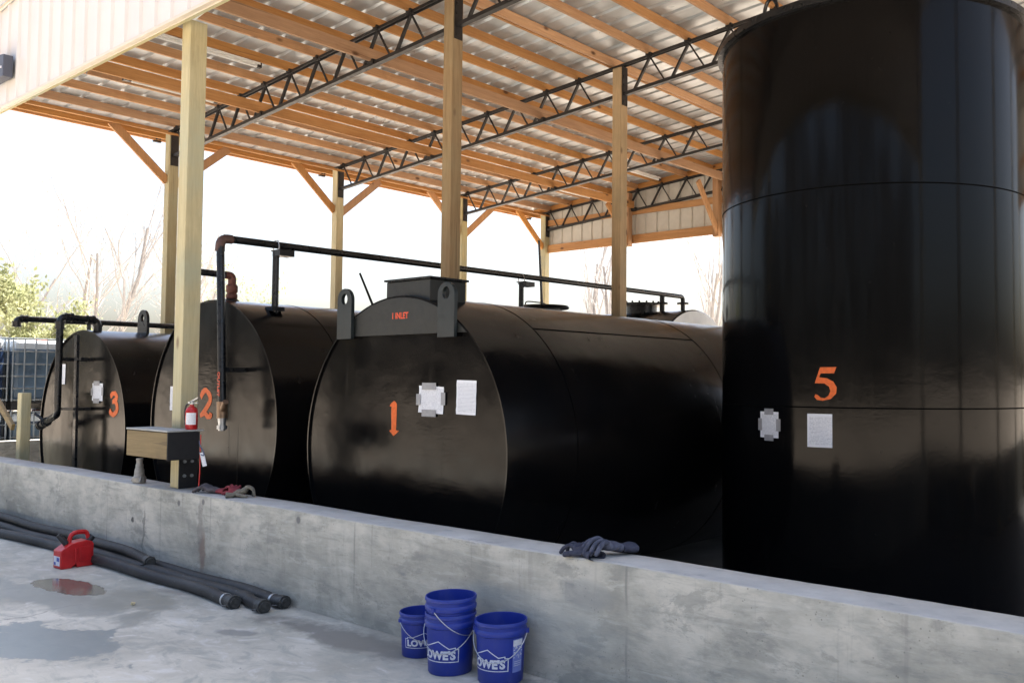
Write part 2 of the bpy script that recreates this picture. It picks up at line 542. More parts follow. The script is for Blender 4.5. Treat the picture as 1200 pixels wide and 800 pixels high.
def prism(bm, pts, fn, depth):
    """polygon pts (u,v) -> fn(u,v,d) for d = 0 (front) and depth (back)"""
    A = [bm.verts.new(fn(u, v, 0)) for u, v in pts]
    B = [bm.verts.new(fn(u, v, depth)) for u, v in pts]
    fs = [bm.faces.new(A), bm.faces.new(B[::-1])]
    n = len(pts)
    for i in range(n): bm.faces.new((A[i], B[i], B[(i+1) % n], A[(i+1) % n]))
    bmesh.ops.triangulate(bm, faces=fs)
def stroke(path, w, n=6):
    """outline polygon quads of a brush stroke"""
    P = [Vector((p[0], p[1], 0)) for p in path]
    P = smoothpath(P, n)
    L, Rr = [], []
    for i, p in enumerate(P):
        d = (P[min(i+1, len(P)-1)]-P[max(i-1, 0)]).normalized()
        t = i/(len(P)-1)
        ww = w*(.62+.5*abs(d.y)) * (1-.25*abs(2*t-1)**3)
        nn = Vector((-d.y, d.x, 0))*ww/2
        L.append((p+nn)[:2])
        Rr.append((p-nn)[:2])
    return [(L[i], L[i+1], Rr[i+1], Rr[i]) for i in range(len(P)-1)]
def text_polys(txt, size=1.0, bold=0.02):
    cu = D.curves.new('lettering', 'FONT')
    cu.body = txt
    cu.size = size
    cu.offset = bold
    cu.resolution_u = 3
    o = D.objects.new('lettering', cu)
    COL.objects.link(o)
    dg = bpy.context.evaluated_depsgraph_get()
    me = o.evaluated_get(dg).to_mesh()
    vs = [tuple(v.co[:2]) for v in me.vertices]
    fs = [tuple(p.vertices) for p in me.polygons]
    o.evaluated_get(dg).to_mesh_clear()
    D.objects.remove(o)
    D.curves.remove(cu)
    x0, x1 = min(v[0] for v in vs), max(v[0] for v in vs)
    y0, y1 = min(v[1] for v in vs), max(v[1] for v in vs)
    vs = [((a-x0)/(x1-x0), (b-y0)/(y1-y0)) for a, b in vs]
    return vs, fs
def flat_decal(bm, vs, fs, fn, slices=0):
    """faces in the unit square, sliced into vertical strips, mapped by fn(u,v)"""
    t = bmesh.new()
    V = [t.verts.new((a, b, 0)) for a, b in vs]
    for f in fs:
        try: t.faces.new([V[i] for i in f])
        except ValueError: pass
    for k in range(1, slices):
        bmesh.ops.bisect_plane(t, geom=t.verts[:]+t.edges[:]+t.faces[:], plane_co=(k/slices, 0, 0), plane_no=(1, 0, 0))
    mp = {v: bm.verts.new(fn(v.co.x, v.co.y)) for v in t.verts}
    for f in t.faces: bm.faces.new([mp[v] for v in f.verts])
    t.free()
def quads_to(vsfs, quads):
    vs, fs = vsfs
    for q in quads:
        i = len(vs)
        vs.extend(q)
        fs.append(tuple(range(i, i+len(q))))
def poly_tris(pts):
    t = bmesh.new()
    f = t.faces.new([t.verts.new((a, b, 0)) for a, b in pts])
    bmesh.ops.triangulate(t, faces=[f])
    t.verts.index_update()
    vs = [tuple(v.co[:2]) for v in t.verts]
    fs = [tuple(v.index for v in f.verts) for f in t.faces]
    t.free()
    return vs, fs

# ------------------------------------------------------------------ ground, slab, basin
FLOOR = -.33
BX0, BX1, BY0, BY1 = -15.8, 3.2, .0, 13.0        # outside of the containment wall
bm = BM()
xs, ys = [-400, BX0+.05, BX1-.05, 400], [-400, BY0+.05, BY1-.05, 400]
g = [[bm.verts.new((x, y, -.02)) for y in ys] for x in xs]
for i in range(3):
    for j in range(3):
        if not (i == 1 and j == 1): bm.faces.new((g[i][j], g[i+1][j], g[i+1][j+1], g[i][j+1]))
tag(obj('ground', bm, M_dirt), kind='structure')
bm = BM()
box(bm, -20, 6, -5.2, .04, -.12, 0)
tag(obj('yard_slab', bm, M_slab), kind='structure')
bm = BM()
box(bm, BX0+.1, BX1-.1, .1, BY1-.1, FLOOR-.2, FLOOR)
tag(obj('basin_floor', bm, M_basin), kind='structure')

WT, WZ = .28, .69
bm = BM()
def wallpiece(x0, x1, y0, y1):
    box(bm, x0, x1, y0, y1, -.5, WZ)
def castwall(x0, x1, y0, y1):
    '''front wall: edges cast by hand, slightly wavy, chipped here and there'''
    rr = random.Random(17)
    n = int((x1-x0)/.06)
    rows = []
    chip = 0
    for i in range(n+1):
        x = x0+(x1-x0)*i/n
        wz = .003*math.sin(x*1.7)+.002*math.sin(x*4.1+1)
        if rr.random() < .045: chip = rr.uniform(.006, .022)
        c = .008+rr.random()*.004+chip
        chip *= .35
        cb = .010+rr.random()*.005
        f = .003*math.sin(x*2.3+.5)
        P = [(y0+f, -.5), (y0+f, .1), (y0+f, WZ-c+wz), (y0+f+c*.35, WZ-c*.3+wz), (y0+f+c, WZ+wz), ((y0+y1)/2, WZ+wz+rr.uniform(-.001, .001)), (y1-cb, WZ+wz), (y1, WZ-cb+wz), (y1, -.5)]
        rows.append([bm.verts.new((x, a, b)) for a, b in P])
    for A, B in zip(rows, rows[1:]):
        for k in range(len(A)-1):
            fc = bm.faces.new((A[k], B[k], B[k+1], A[k+1]))
            fc.smooth = True
    bm.faces.new(rows[0])
    bm.faces.new(rows[-1][::-1])
castwall(BX0, BX1, 0, WT)
wallpiece(BX0, BX0+.2, WT, BY1-.2)
wallpiece(BX1-.2, BX1, WT, BY1-.2)
wallpiece(BX0, BX1, BY1-.2, BY1)
for f in bm.faces:
    f.normal_update()
    if f.calc_center_median().z > WZ-.006 and abs(f.normal.z) > .8: f.material_index = 1
w = obj('containment_wall', bm, [M_wall, M_walltop])
tag(w, 'low grey cast concrete wall with stained face running round the tanks', 'wall')

# ------------------------------------------------------------------ the open shed
shed = empty('open_shed', (-7.8, .17, 0), 'open timber pole shed with cream siding band, black steel trusses and metal roof', 'shed')
SL = .072
def zt(x): return 5.80+SL*(x+12.43)          # top chord centre line
def zb(x): return zt(x)-.413                 # bottom chord
ROW = [.17, 3.12, 6.262, 9.406, 12.04]
XE, XM, XR = -14.54, -7.80, 2.45
XF = -7.945                      # the post on the wall stands a little off the row
PW = .155
X0, X1 = -15.12, 2.9                          # roof extents
def shed_part(name, bm, m, parent=None, smooth=False, bevel=0, label=None):
    o = obj(name, bm, m, None, smooth, bevel)
    p = parent or shed
    o.parent = p
    o.matrix_parent_inverse = Matrix.Translation(-shed.location) if p is shed else Matrix()
    if label: o['label'] = label
    return o
# roof sheet: ribs run down the slope, spaced along y
bm = BM()
prof = []
y = -.12
while y < 12.25:
    prof += [(y, 0), (y+.235, 0), (y+.255, .028), (y+.285, .028)]
    y += .305
prof.append((y, 0))
prof2 = [(a, z) for a, z in prof]
nx = 12
rows = []
for i in range(nx+1):
    x = X0-.06+(X1-X0+.12)*i/nx
    rows.append([bm.verts.new((x, a, zt(x)+.158+z)) for a, z in prof2])
for A, B in zip(rows, rows[1:]):
    for k in range(len(A)-1): bm.faces.new((A[k], A[k+1], B[k+1], B[k]))
o = shed_part('roof_sheet', bm, M_roof)
sm = o.modifiers.new('solid', 'SOLIDIFY')
sm.thickness = .006
sm.offset = 1
# purlins on the panel points
NODE0, PITCH = -14.38, .645
PX = [NODE0+PITCH*i for i in range(-1, 27)]
dbl = {10}
for i, x in enumerate(PX):
    for dx in ((-.03, .03) if (i-1) in dbl else (0,)):
        bm = BM()
        dz = random.uniform(-.004, .004)
        box(bm, x+dx-.021, x+dx+.021, .0, 12.08, zt(x)+.027+dz, zt(x)+.027+.120)
        shed_part('purlin', bm, M_pine[1], bevel=.004)
# eave fascia and plate boards
for x, z0, z1 in ((-15.07, 5.585, 5.77), (-14.73, 5.545, 5.70), (-14.45, 5.565, 5.60)):
    bm = BM()
    box(bm, x-.021, x+.021, -.0, 12.08, z0, z1)
    shed_part('eave_board', bm, M_pine[1], bevel=.004)
# deep boards riding on the bottom chords
for x in (-9.30, -11.87):
    bm = BM()
    box(bm, x-.021, x+.021, .03, 12.0, zb(x)+.03, zb(x)+.185)
    shed_part('bracing_board', bm, M_pine[1], bevel=.004)
# trusses
for ti, ty in enumerate(ROW):
    bm = BM()
    xl, xr = X0+.04, X1-.05
    for s in (-.028, .028):
        beam(bm, (xl, ty+s, zt(xl)), (xr, ty+s, zt(xr)), .008, .034)
        beam(bm, (xl, ty+s*.6, zt(xl)+.019), (xr, ty+s*.6, zt(xr)+.019), .03, .008)
    box(bm, xl-.03, xl+.03, ty-.06, ty+.06, zt(xl)-.05, zt(xl)+.02)
    tr = shed_part('truss', bm, M_truss)
    bm = BM()
    a, b = XE+.1, XR-.1
    for s in (-.028, .028): beam(bm, (a, ty+s, zb(a)), (b, ty+s, zb(b)), .008, .045)
    beam(bm, (a, ty, zb(a)-.022), (b, ty, zb(b)-.022), .07, .008)
    shed_part('bottom_chord', bm, M_truss, tr)
    bm = BM()
    for i in range(0, 27):
        x = NODE0+PITCH*i
        if x > XM and x-PITCH <= XM:
            shed_part('web', bm, M_truss, tr)
            bm = BM()
        if x > XR-.2: break
        xb_ = x+PITCH*.5
        zf = zt(x)
        if abs(x-XM) < .16: continue
        if i > 0: beam(bm, (x, ty, zt(x)-.02), (x-PITCH*.5+.06, ty, zb(x-PITCH*.5+.06)+.01), .034, .034)
        if x+PITCH < XR-.1: beam(bm, (x+.02, ty, zt(x)-.02), (xb_-.06, ty, zb(xb_-.06)+.01), .02, .02)
        box(bm, x-.035, x+.05, ty-.05, ty+.05, zt(x)-.005, zt(x)+.045)
    shed_part('web', bm, M_truss, tr)
    for x in (-9.30, -11.87):
        bm = BM()
        box(bm, x-.06, x+.06, ty-.05, ty+.05, zb(x)-.01, zb(x)+.05)
        shed_part('board_bracket', bm, M_truss, tr)
    # steel end channels bolted to the posts
    for px in (XE, XM):
        zz = zb(px)
        for s in ((1,) if px == XE else (-1, 1)):
            bm = BM()
            box(bm, px+s*(PW/2+.006)-.005, px+s*(PW/2+.006)+.005, ty-.06, ty+.06, zz-.16, zt(px)-.02)
            for k in range(4): box(bm, px+s*(PW/2+.016)-.006, px+s*(PW/2+.016)+.006, ty-.04, ty-.015, zz-.12+k*.12, zz-.095+k*.12)
            shed_part('end_channel', bm, M_truss, tr)
# posts
def post(x, y, z0, z1, mi):
    bm = BM()
    box(bm, x-PW/2, x+PW/2, y-PW/2, y+PW/2, z0, z1)
    return shed_part('post', bm, mi, bevel=.006)
for i, ty in enumerate(ROW):
    post(XE, ty, FLOOR if i else WZ, zt(XE)-.028, M_treated[2])
    if i < 4: post(XM if i else XF, ty, FLOOR if i else WZ, zt(XM)-.03 if i else 4.86, M_innerpost if i else M_treated[2])
    post(XR, ty, FLOOR if i else WZ, zt(XR)-.028, M_treated[2])
# front post: bolted black base plate
bm = BM()
px_ = XF+PW/2
box(bm, px_+.001, px_+.012, .088, .252, WZ+.002, 1.19)
bp = shed_part('base_plate', bm, M_steelblk, label='black steel plate bolted to the foot of the front post')
for by in (.135, .20):
    for bz in (.80, .925):
        bm = BM()
        lathe(bm, [(0, .014), (.013, .014), (.015, .0)], (px_+.012, by, bz), 'x', 10)
        shed_part('bolt', bm, M_bolt, bp)
# stub posts of the far end wall
for x in (-12.0, -9.70, -5.2, -2.9):
    bm = BM()
    box(bm, x-.07, x+.07, 11.9, 12.04, 4.62, zt(x)-.03)
    shed_part('wall_stud', bm, M_pine[2], bevel=.004)
# knee braces
def brace(a, b, m=None):
    bm = BM()
    beam(bm, a, b, .135, .042, (1, 0, 0) if abs(a[0]-b[0]) < .01 else (0, 1, 0))
    shed_part('knee_brace', bm, m or M_pine[2], bevel=.004)
for i, ty in enumerate(ROW):
    if i: brace((XE, ty-.95, 5.60), (XE, ty-.07, 4.82))
    if 0 < i < 4: brace((XE, ty+.95, 5.56), (XE, ty+.07, 4.80))
for x in (-12.0, -9.70):
    brace((x+.03, 11.2, zb(x)+.05), (x+.03, 11.93, 4.72))
brace((XM, 10.6, zt(XM)-.05), (XM, 9.49, 5.0))
# far end wall: siding, bottom beam, girt, top rail
def ribbed(name, x0, x1, yy, out, zlo, zhi, mat, pitch=.305, label=None):
    bm = BM()
    pts = []
    x = x0
    while x < x1:
        pts += [(x, 0), (x+pitch-.07, 0), (x+pitch-.05, .022), (x+pitch-.02, .022)]
        x += pitch
    pts = [p for p in pts if p[0] <= x1]+[(x1, 0)]
    A = [bm.verts.new((a, yy+out*d, zlo)) for a, d in pts]
    B = [bm.verts.new((a, yy+out*d, zhi(a))) for a, d in pts]
    for k in range(len(pts)-1): bm.faces.new((A[k], A[k+1], B[k+1], B[k]))
    o = shed_part(name, bm, mat, label=label)
    s = o.modifiers.new('solid', 'SOLIDIFY')
    s.thickness = .005
    s.offset = 0
    return o
ribbed('end_siding', X0+.5, X1, 12.115, 1, 4.70, lambda x: zt(x)+.146, M_inside, label='cream metal siding band of the far end, seen from inside')
bm = BM(); box(bm, -14.46, XR, 12.045, 12.088, 4.69, 4.88); shed_part('end_beam', bm, M_pine[0], bevel=.004)
bm = BM(); box(bm, -14.46, XR, 12.045, 12.088, 5.33, 5.47); shed_part('end_girt', bm, M_pine[0], bevel=.004)
bm = BM(); beam(bm, (X0+.2, 12.067, zt(X0)+.09), (X1, 12.067, zt(X1)+.09), .042, .15); shed_part('end_rail', bm, M_pine[0], bevel=.004)
# front siding band
ribbed('front_siding', X0-.06, X1, -.062, -1, 4.80, lambda x: zt(x)+.140, M_siding, label='bright cream ribbed siding band along the front top')
bm = BM()
box(bm, X0-.06, X1, -.095, -.052, 4.775, 4.805)
box(bm, X0-.06, X1, -.052, -.046, 4.765, 4.79)
shed_part('siding_trim', bm, M_trim, bevel=.003)
bm = BM()
beam(bm, (X0-.12, -.10, zt(X0)+.20), (X1+.05, -.10, zt(X1)+.205), .02, .10)
beam(bm, (X0-.12, -.095, zt(X0)+.128), (X1+.05, -.095, zt(X1)+.133), .012, .022)
shed_part('rake_trim', bm, M_trim, bevel=.003)
bm = BM(); box(bm, X0+.05, XR+.1, -.045, -.003, 4.772, 4.95); shed_part('front_header', bm, M_treated[0], bevel=.004)

# ------------------------------------------------------------------ lights of the shed
def tube_light(x, y, ln, label):
    z = zt(x)-.015
    t = empty('strip_light', (x, y, z), label, 'strip light', 'strip lights under the roof')
    bm = BM(); tube(bm, [(0, .04, -.03), (0, ln-.04, -.03)], .019, 10); obj('lamp_tube', bm, M_white, t, True)
    bm = BM(); box(bm, -.03, .03, 0, ln, -.006, .022); obj('housing', bm, M_white, t)
    bm = BM(); box(bm, -.035, .035, -.07, .03, -.045, .024); obj('end_cap', bm, M_blackpl, t)
    bm = BM(); box(bm, -.028, .028, ln-.03, ln+.02, -.045, .024); obj('end_cap', bm, M_blackpl, t)
tube_light(-12.76, 1.65, 1.25, 'white strip light between the eave purlins nearest the front left post')
tube_light(-11.15, 1.05, 1.6, 'longest white strip light, just right of the front post under the roof')
tube_light(-12.76, 10.4, 1.2, 'small far strip light nearest the back left corner post')
tube_light(-10.85, 10.35, 1.2, 'far strip light close to the back siding, right of the third inner post')
# floodlight on the siding
t = empty('floodlight', (-11.82, -.10, 5.17), 'dark floodlight with clear lens mounted on the cream siding', 'floodlight')
bm = BM()
prism(bm, [(-.30, -.12), (.22, -.12), (.22, .13), (-.06, .17), (-.30, .17)], lambda u, v, d: (u, -.10+d, v), .10)
obj('housing', bm, simple('floodlight_grey', (.07, .075, .10), .5), t, bevel=.006)
bm = BM()
prism(bm, [(-.28, -.10), (.06, -.10), (-.02, .07), (-.28, .09)], lambda u, v, d: (u, -.108+d, v), .005)
obj('lens', bm, simple('lens_glass', (.75, .82, .85), .15), t)
bm = BM(); box(bm, .05, .10, -.106, -.101, .06, .11); obj('label_plate', bm, M_paper, t)
bm = BM(); box(bm, .15, .172, -.106, -.101, -.02, .005); obj('label_plate', bm, M_paper, t)
# white rod and thin cable under the roof
bm = BM(); tube(bm, [(-10.35, 1.3, zt(-10.35)-.13), (-9.45, 1.3, zt(-9.45)-.06)], .011, 6)
tag(obj('bracing_rod', bm, M_white, None, True), 'thin white rod slanting under the roof just right of the front post', 'rod')
bm = BM(); tube(bm, smoothpath([(-11.7, .75, zt(-11.7)+.02), (-11.75, .8, 5.62), (-12.0, .85, 5.52), (-12.2, .9, 5.5)], 5), .006, 5)
tag(obj('hanging_cable', bm, M_blackpl, None, True), 'thin dark cable hanging below the purlins left of the front post', 'cable')

# ------------------------------------------------------------------ tanks
def face_map(x, z, w, h, y):
    return lambda u, v: (x+(u-.5)*w, y, z+(v-.5)*h)
def numeral(ch):
    vs, fs = [], []
    if ch == '1':
        pts = [(196, 300), (210, 310), (220, 328), (219, 450), (216, 580), (240, 583), (222, 610), (196, 637), (178, 612), (160, 588), (178, 578), (177, 500), (174, 420), (176, 356), (160, 352), (172, 326)]
        x0, x1, y0, y1 = 160, 240, 300, 637
        return poly_tris([((a-x0)/(x1-x0), (y1-b)/(y1-y0)) for a, b in pts])
    if ch == '5':
        pts = [(610, 60), (738, 58), (720, 108), (614, 110), (604, 140), (665, 148), (715, 175), (740, 220), (735, 270), (695, 312), (630, 328), (585, 322), (563, 298), (572, 276), (592, 282), (612, 302), (645, 308), (675, 288), (690, 250), (680, 215), (645, 190), (567, 188)]
        return poly_tris([((a-563)/177, (328-b)/270) for a, b in pts])
    if ch == '2':
        st = [[(.02, .70), (.18, .86), (.40, .97), (.60, .93)], [(.50, .97), (.80, .80), (.86, .60), (.60, .36), (.10, .06)], [(.02, .05), (.40, .13), (.72, .03), (.92, .06), (.97, .17)]]
        w_ = .27
    else:
        st = [[(.05, .80), (.30, .93), (.62, .95)], [(.55, .99), (.82, .83), (.78, .72), (.34, .57)], [(.32, .58), (.70, .58), (.92, .42), (.90, .2), (.55, .03), (.34, .02)], [(.42, .04), (.18, .10), (.03, .22)]]
        w_ = .29
    for s in st: quads_to((vs, fs), stroke(s, w_, 5))
    return vs, fs
def put_number(ch, x, z, w, h, y, parent):
    # each brush stroke piece sits a hair in front of the last so no faces coincide
    vs, fs = numeral(ch)
    bm = BM()
    base = face_map(x, z, w, h, y)
    for k, f in enumerate(fs):
        bm.faces.new([bm.verts.new(Vector(base(*vs[i]))+Vector((0, -.0015-.00006*k, 0))) for i in f])
    o = obj('painted_number', bm, M_orange, parent)
    o['label'] = 'orange hand painted number %s' % ch
    return o
def sheet(x, z, w, h, y, parent, tapes=False, tilt=0, label=None):
    bm = BM()
    nx, nz = 6, 8
    ca, sa = math.cos(tilt), math.sin(tilt)
    rnd = random.Random(int(x*1000))
    G = []
    for i in range(nx+1):
        G.append([])
        for j in range(nz+1):
            u, v = (i/nx-.5)*w, (j/nz-.5)*h
            G[-1].append(bm.verts.new((x+u*ca-v*sa, y-.004-rnd.random()*.004, z+u*sa+v*ca)))
    for i in range(nx):
        for j in range(nz): bm.faces.new((G[i][j], G[i+1][j], G[i+1][j+1], G[i][j+1]))
    o = obj('notice_sheet', bm, M_paper, parent, True)
    if label: o['label'] = label
    if tapes:
        for dx, dz, tw, th in ((-.02, h/2, .17*w/.3, .055), (-.02, -h/2, .17*w/.3, .055), (-w/2, .0, .05, .09), (w/2, .01, .05, .10)):
            bm = BM()
            box(bm, x+dx-tw/2, x+dx+tw/2, y-.0125, y-.011, z+dz-th/2, z+dz+th/2)
            obj('tape', bm, M_tape, o)
    return o
def lug(parent, x, y, z0, z1, w, hole, mat, holez, th=.035):
    """upright plate with round head and a hole"""
    bm = BM()
    r = w/2
    zc = z1-r
    n = 20
    outer = [(x-r, z0), (x-r, zc)] + [(x-r*math.cos(a), zc+r*math.sin(a)) for a in (math.pi*k/n for k in range(1, n))] + [(x+r, zc), (x+r, z0)]
    inner = [(x+hole*math.cos(a), holez+hole*1.15*math.sin(a)) for a in (2*math.pi*k/24 for k in range(24))]
    for yy in (y, y-th):
        O = [bm.verts.new((a, yy, b)) for a, b in outer]
        I = [bm.verts.new((a, yy, b)) for a, b in inner]
        es = [bm.edges.new((O[i], O[(i+1) % len(O)])) for i in range(len(O))] + [bm.edges.new((I[i], I[(i+1) % len(I)])) for i in range(len(I))]
        bmesh.ops.triangle_fill(bm, edges=es, use_beauty=True)
        if yy == y: O0, I0 = O, I
    for A, B in ((O0, O), (I0, I)):
        for i in range(len(A)): bm.faces.new((A[i], A[(i+1) % len(A)], B[(i+1) % len(A)], B[i]))
    return obj('lifting_lug', bm, mat, parent, bevel=.003)
FY = 1.0
def htank(name, x, zc, R, y1, label, mats=(M_tank, M_shell), rings=()):
    t = empty(name, (x, FY, zc-R), label, 'tank')
    # children use world-like coordinates relative to the root
    off = Matrix.Translation(-t.location)
    bm = BM()
    lathe(bm, [(R-.014, FY+.004), (R-.014, FY-.018), (R, FY-.018), (R, y1), (0, y1+.02)], (x, 0, zc), 'y', 128)
    sh = obj('shell', bm, mats[1], t, True)
    sh.matrix_parent_inverse = off
    bm = BM()
    lathe(bm, [(0, FY), (R*.25, FY), (R*.5, FY), (R*.75, FY), (R-.014, FY)], (x, 0, zc), 'y', 128)
    e = obj('end_plate', bm, mats[0], t, True)
    e.matrix_parent_inverse = off
    for ry in rings:
        bm = BM()
        prof = [(R-.002, ry-.007), (R+.002, ry-.004), (R+.0028, ry), (R+.002, ry+.004), (R-.002, ry+.007)]
        lathe(bm, prof, (x, 0, zc), 'y', 128)
        s = obj('weld_seam', bm, M_seam, sh, True)
    # cradle under the belly
    for cy in (FY+1.0, y1-1.0):
        bm = BM()
        pts = [(x-.9, FLOOR), (x+.9, FLOOR)] + [(x+R*1.003*math.cos(a), zc+R*1.003*math.sin(a)) for a in (math.radians(-50-8*k) for k in range(11))]
        pts = [(a, max(b, FLOOR+.004)) if i > 1 else (a, b) for i, (a, b) in enumerate(pts)]
        prism(bm, pts, lambda u, v, d: (u, cy+d, v), .2)
        c = obj('cradle', bm, M_iron, t)
        c.matrix_parent_inverse = off
    return t, off
def adopt(o, t):
    o.parent = t
    o.matrix_parent_inverse = Matrix.Translation(-t.location)
    return o
R8 = 1.283
# --- tank one
T1X, T1Z = -6.007, 1.065
t1, o1 = htank('storage_tank', T1X, T1Z, R8, 8.2, 'biggest looking black round tank in front, orange 1 and INLET on its end', rings=(1.78, 4.23, 6.6))
bm = BM()
for k in range(30):
    pass
a0 = math.radians(34.5)
for ya, yb in ((1.78, 4.23),):
    beam(bm, (T1X+(R8+.001)*math.cos(math.radians(53)), ya, T1Z+(R8+.001)*math.sin(math.radians(53))), (T1X+(R8+.001)*math.cos(math.radians(53)), yb, T1Z+(R8+.001)*math.sin(math.radians(53))), .012, .004, (math.cos(math.radians(53)), 0, math.sin(math.radians(53))))
adopt(obj('weld_seam', bm, M_seam), t1)
adopt(put_number('1', -6.064, 1.332, .125, .29, FY, t1), t1)
# cover plate: a segment of the head standing proud, with the spill box above
bm = BM()
ch = 2.025
a = math.asin((ch-T1Z)/(R8-.016))
n = 40
pts = [(T1X+(R8-.016)*math.cos(a+(math.pi-2*a)*k/n), T1Z+(R8-.016)*math.sin(a+(math.pi-2*a)*k/n)) for k in range(n+1)]
prism(bm, pts, lambda u, v, d: (u, FY-.024+d, v), .022)
cp = adopt(obj('cover_plate', bm, M_plate, None, bevel=.002), t1)
vs, fs = text_polys('1 INLET', 1, .03)
bm = BM()
flat_decal(bm, vs, fs, face_map(-5.977, 2.182, .205, .052, FY-.0255))
adopt(obj('painted_lettering', bm, M_inlet), t1)['label'] = 'small orange lettering 1 INLET'
bm = BM()
box(bm, -6.235, -5.675, 1.03, 1.42, 2.2, 2.475)
bx = adopt(obj('spill_box', bm, M_plate, None, bevel=.006), t1)
bm = BM()
box(bm, -6.25, -5.655, 1.012, 1.44, 2.478, 2.496)
adopt(obj('spill_box_lid', bm, M_iron, None, bevel=.003), t1)
l = adopt(lug(t1, -6.70, FY-.028, 2.004, 2.445, .205, .042, M_lug, 2.352), t1)
l = adopt(lug(t1, -5.375, FY-.028, 1.988, 2.42, .195, .042, M_lug, 2.335), t1)
s = sheet(-5.60, 1.495, .30, .215, FY, None, True, -.03, 'white notice sheet held by four strips of grey tape')
for q in [s]: adopt(q, t1)
adopt(sheet(-5.19, 1.519, .222, .265, FY, None, False, -.02, 'plain white notice sheet'), t1)
# --- tank two
T2X, T2Z = -9.08, 1.19
t2, o2 = htank('storage_tank', T2X, T2Z, R8, 7.4, 'middle black round tank behind the front post, orange 2 on its end', rings=(1.8, 4.2))
adopt(put_number('2', -9.17, 1.395, .235, .29, FY, t2), t2)
adopt(sheet(-9.905, 1.435, .08, .26, FY, None, False, 0, 'narrow white sheet half hidden by the post'), t2)
bm = BM()
lathe(bm, [(.26, .0), (.26, .19), (.36, .19), (.375, .21), (.36, .235), (0, .245)], (T2X, 6.1, T2Z+R8+.055), 'z', 40)
hatch = adopt(obj('manway_hatch', bm, M_iron, None, True), t2)
bm = BM()
zz = T2Z+R8+.285
tube(bm, smoothpath([(T2X-.08, 5.78, zz), (T2X-.08, 5.8, zz+.05), (T2X-.08, 5.95, zz+.06), (T2X-.08, 6.2, zz+.05), (T2X-.08, 6.22, zz)], 4), .010, 6)
h = adopt(obj('hatch_handle', bm, M_iron, None, True), t2)
bm = BM()
tube(bm, [(T2X, 6.05, zz), (T2X, 5.97, zz+.97)], [.02, .016], 6)
adopt(obj('gauge_rod', bm, M_iron, None, True), t2)
bm = BM()
tube(bm, [(T2X, 3.09, T2Z+R8-.05), (T2X, 2.82, T2Z+R8+.46)], [.016, .013], 6)
adopt(obj('gauge_rod', bm, M_iron, None, True), t2)
for yy in (4.62, 4.90):
    bm = BM()
    tube(bm, [(T2X, yy, T2Z+R8-.05), (T2X, yy, T2Z+R8+.24)], .014, 6)
    adopt(obj('vent_pin', bm, M_iron, None, True), t2)
# --- tank three
T3X, T3Z = -12.28, .973
t3, o3 = htank('storage_tank', T3X, T3Z, R8, 7.4, 'leftmost black round tank with orange 3 and upright bars on its end', rings=(2.4, 4.8))
adopt(put_number('3', -11.357, 1.345, .215, .275, FY, t3), t3)
adopt(sheet(-11.81, 1.48, .30, .215, FY, None, True, 0, 'white notice sheet held by grey tape'), t3)
adopt(sheet(-12.86, 1.70, .12, .26, FY, None, False, 0, 'narrow white sheet beside the pipe'), t3)
adopt(lug(t3, T3X, 1.75, 2.2, 2.56, .27, .045, M_iron, 2.45), t3)
bm = BM()
beam(bm, (-12.04, FY-.17, 2.18), (-11.98, FY-.17, .2), .075, .03, (0, 1, 0))
for z in (1.88, 1.27, .45): beam(bm, (-12.01, FY-.155, z), (-12.01, FY+.01, z), .04, .04)
beam(bm, (-12.0, FY-.17, 1.885), (-11.86, FY-.17, 1.885), .03, .035, (0, 1, 0))
adopt(obj('stiffener_bar', bm, M_iron), t3)
# --- tank four, lying crosswise behind
t4 = empty('storage_tank', (-10.5, 9.0, .5), 'far tank lying crosswise behind the others, pale grey round end showing', 'tank')
T4Z, R4 = 1.64, 1.22
bm = BM()
lathe(bm, [(0, -13.2), (R4, -13.18), (R4, -8.30), (R4-.02, -8.28)], (0, 9.0, T4Z), 'x', 96)
adopt(obj('shell', bm, M_shell, None, True), t4)
bm = BM()
lathe(bm, [(R4-.02, -8.28), (R4*.8, -8.262), (R4*.4, -8.255), (0, -8.25)], (0, 9.0, T4Z), 'x', 96)
adopt(obj('end_plate', bm, M_tank4, None, True), t4)
bm = BM()
lathe(bm, [(.27, 0), (.27, .16), (.40, .16), (.40, .195), (0, .2)], (-9.42, 9.0, T4Z+R4-.04), 'z', 32)
for k in range(18):
    a = 2*math.pi*k/18
    lathe(bm, [(0, .225), (.018, .225), (.018, .195)], (-9.42+.36*math.cos(a), 9.0+.36*math.sin(a), T4Z+R4-.04), 'z', 6)
adopt(obj('manway_hatch', bm, M_iron, None, True), t4)
bm = BM()
tube(bm, [(-8.98, 9.0, T4Z+R4-.05), (-8.98, 9.0, T4Z+R4+.30)], .045, 10)
lathe(bm, [(.0, .10), (.10, .10), (.10, .14), (.0, .14)], (-8.98, 9.0, T4Z+R4+.02), 'z', 16)
adopt(obj('vent_pipe', bm, M_iron, None, True), t4)
for cx in (-12.4, -9.4):
    bm = BM()
    box(bm, cx-.15, cx+.15, 8.2, 9.8, FLOOR, T4Z-R4+.25)
    adopt(obj('cradle', bm, M_iron), t4)
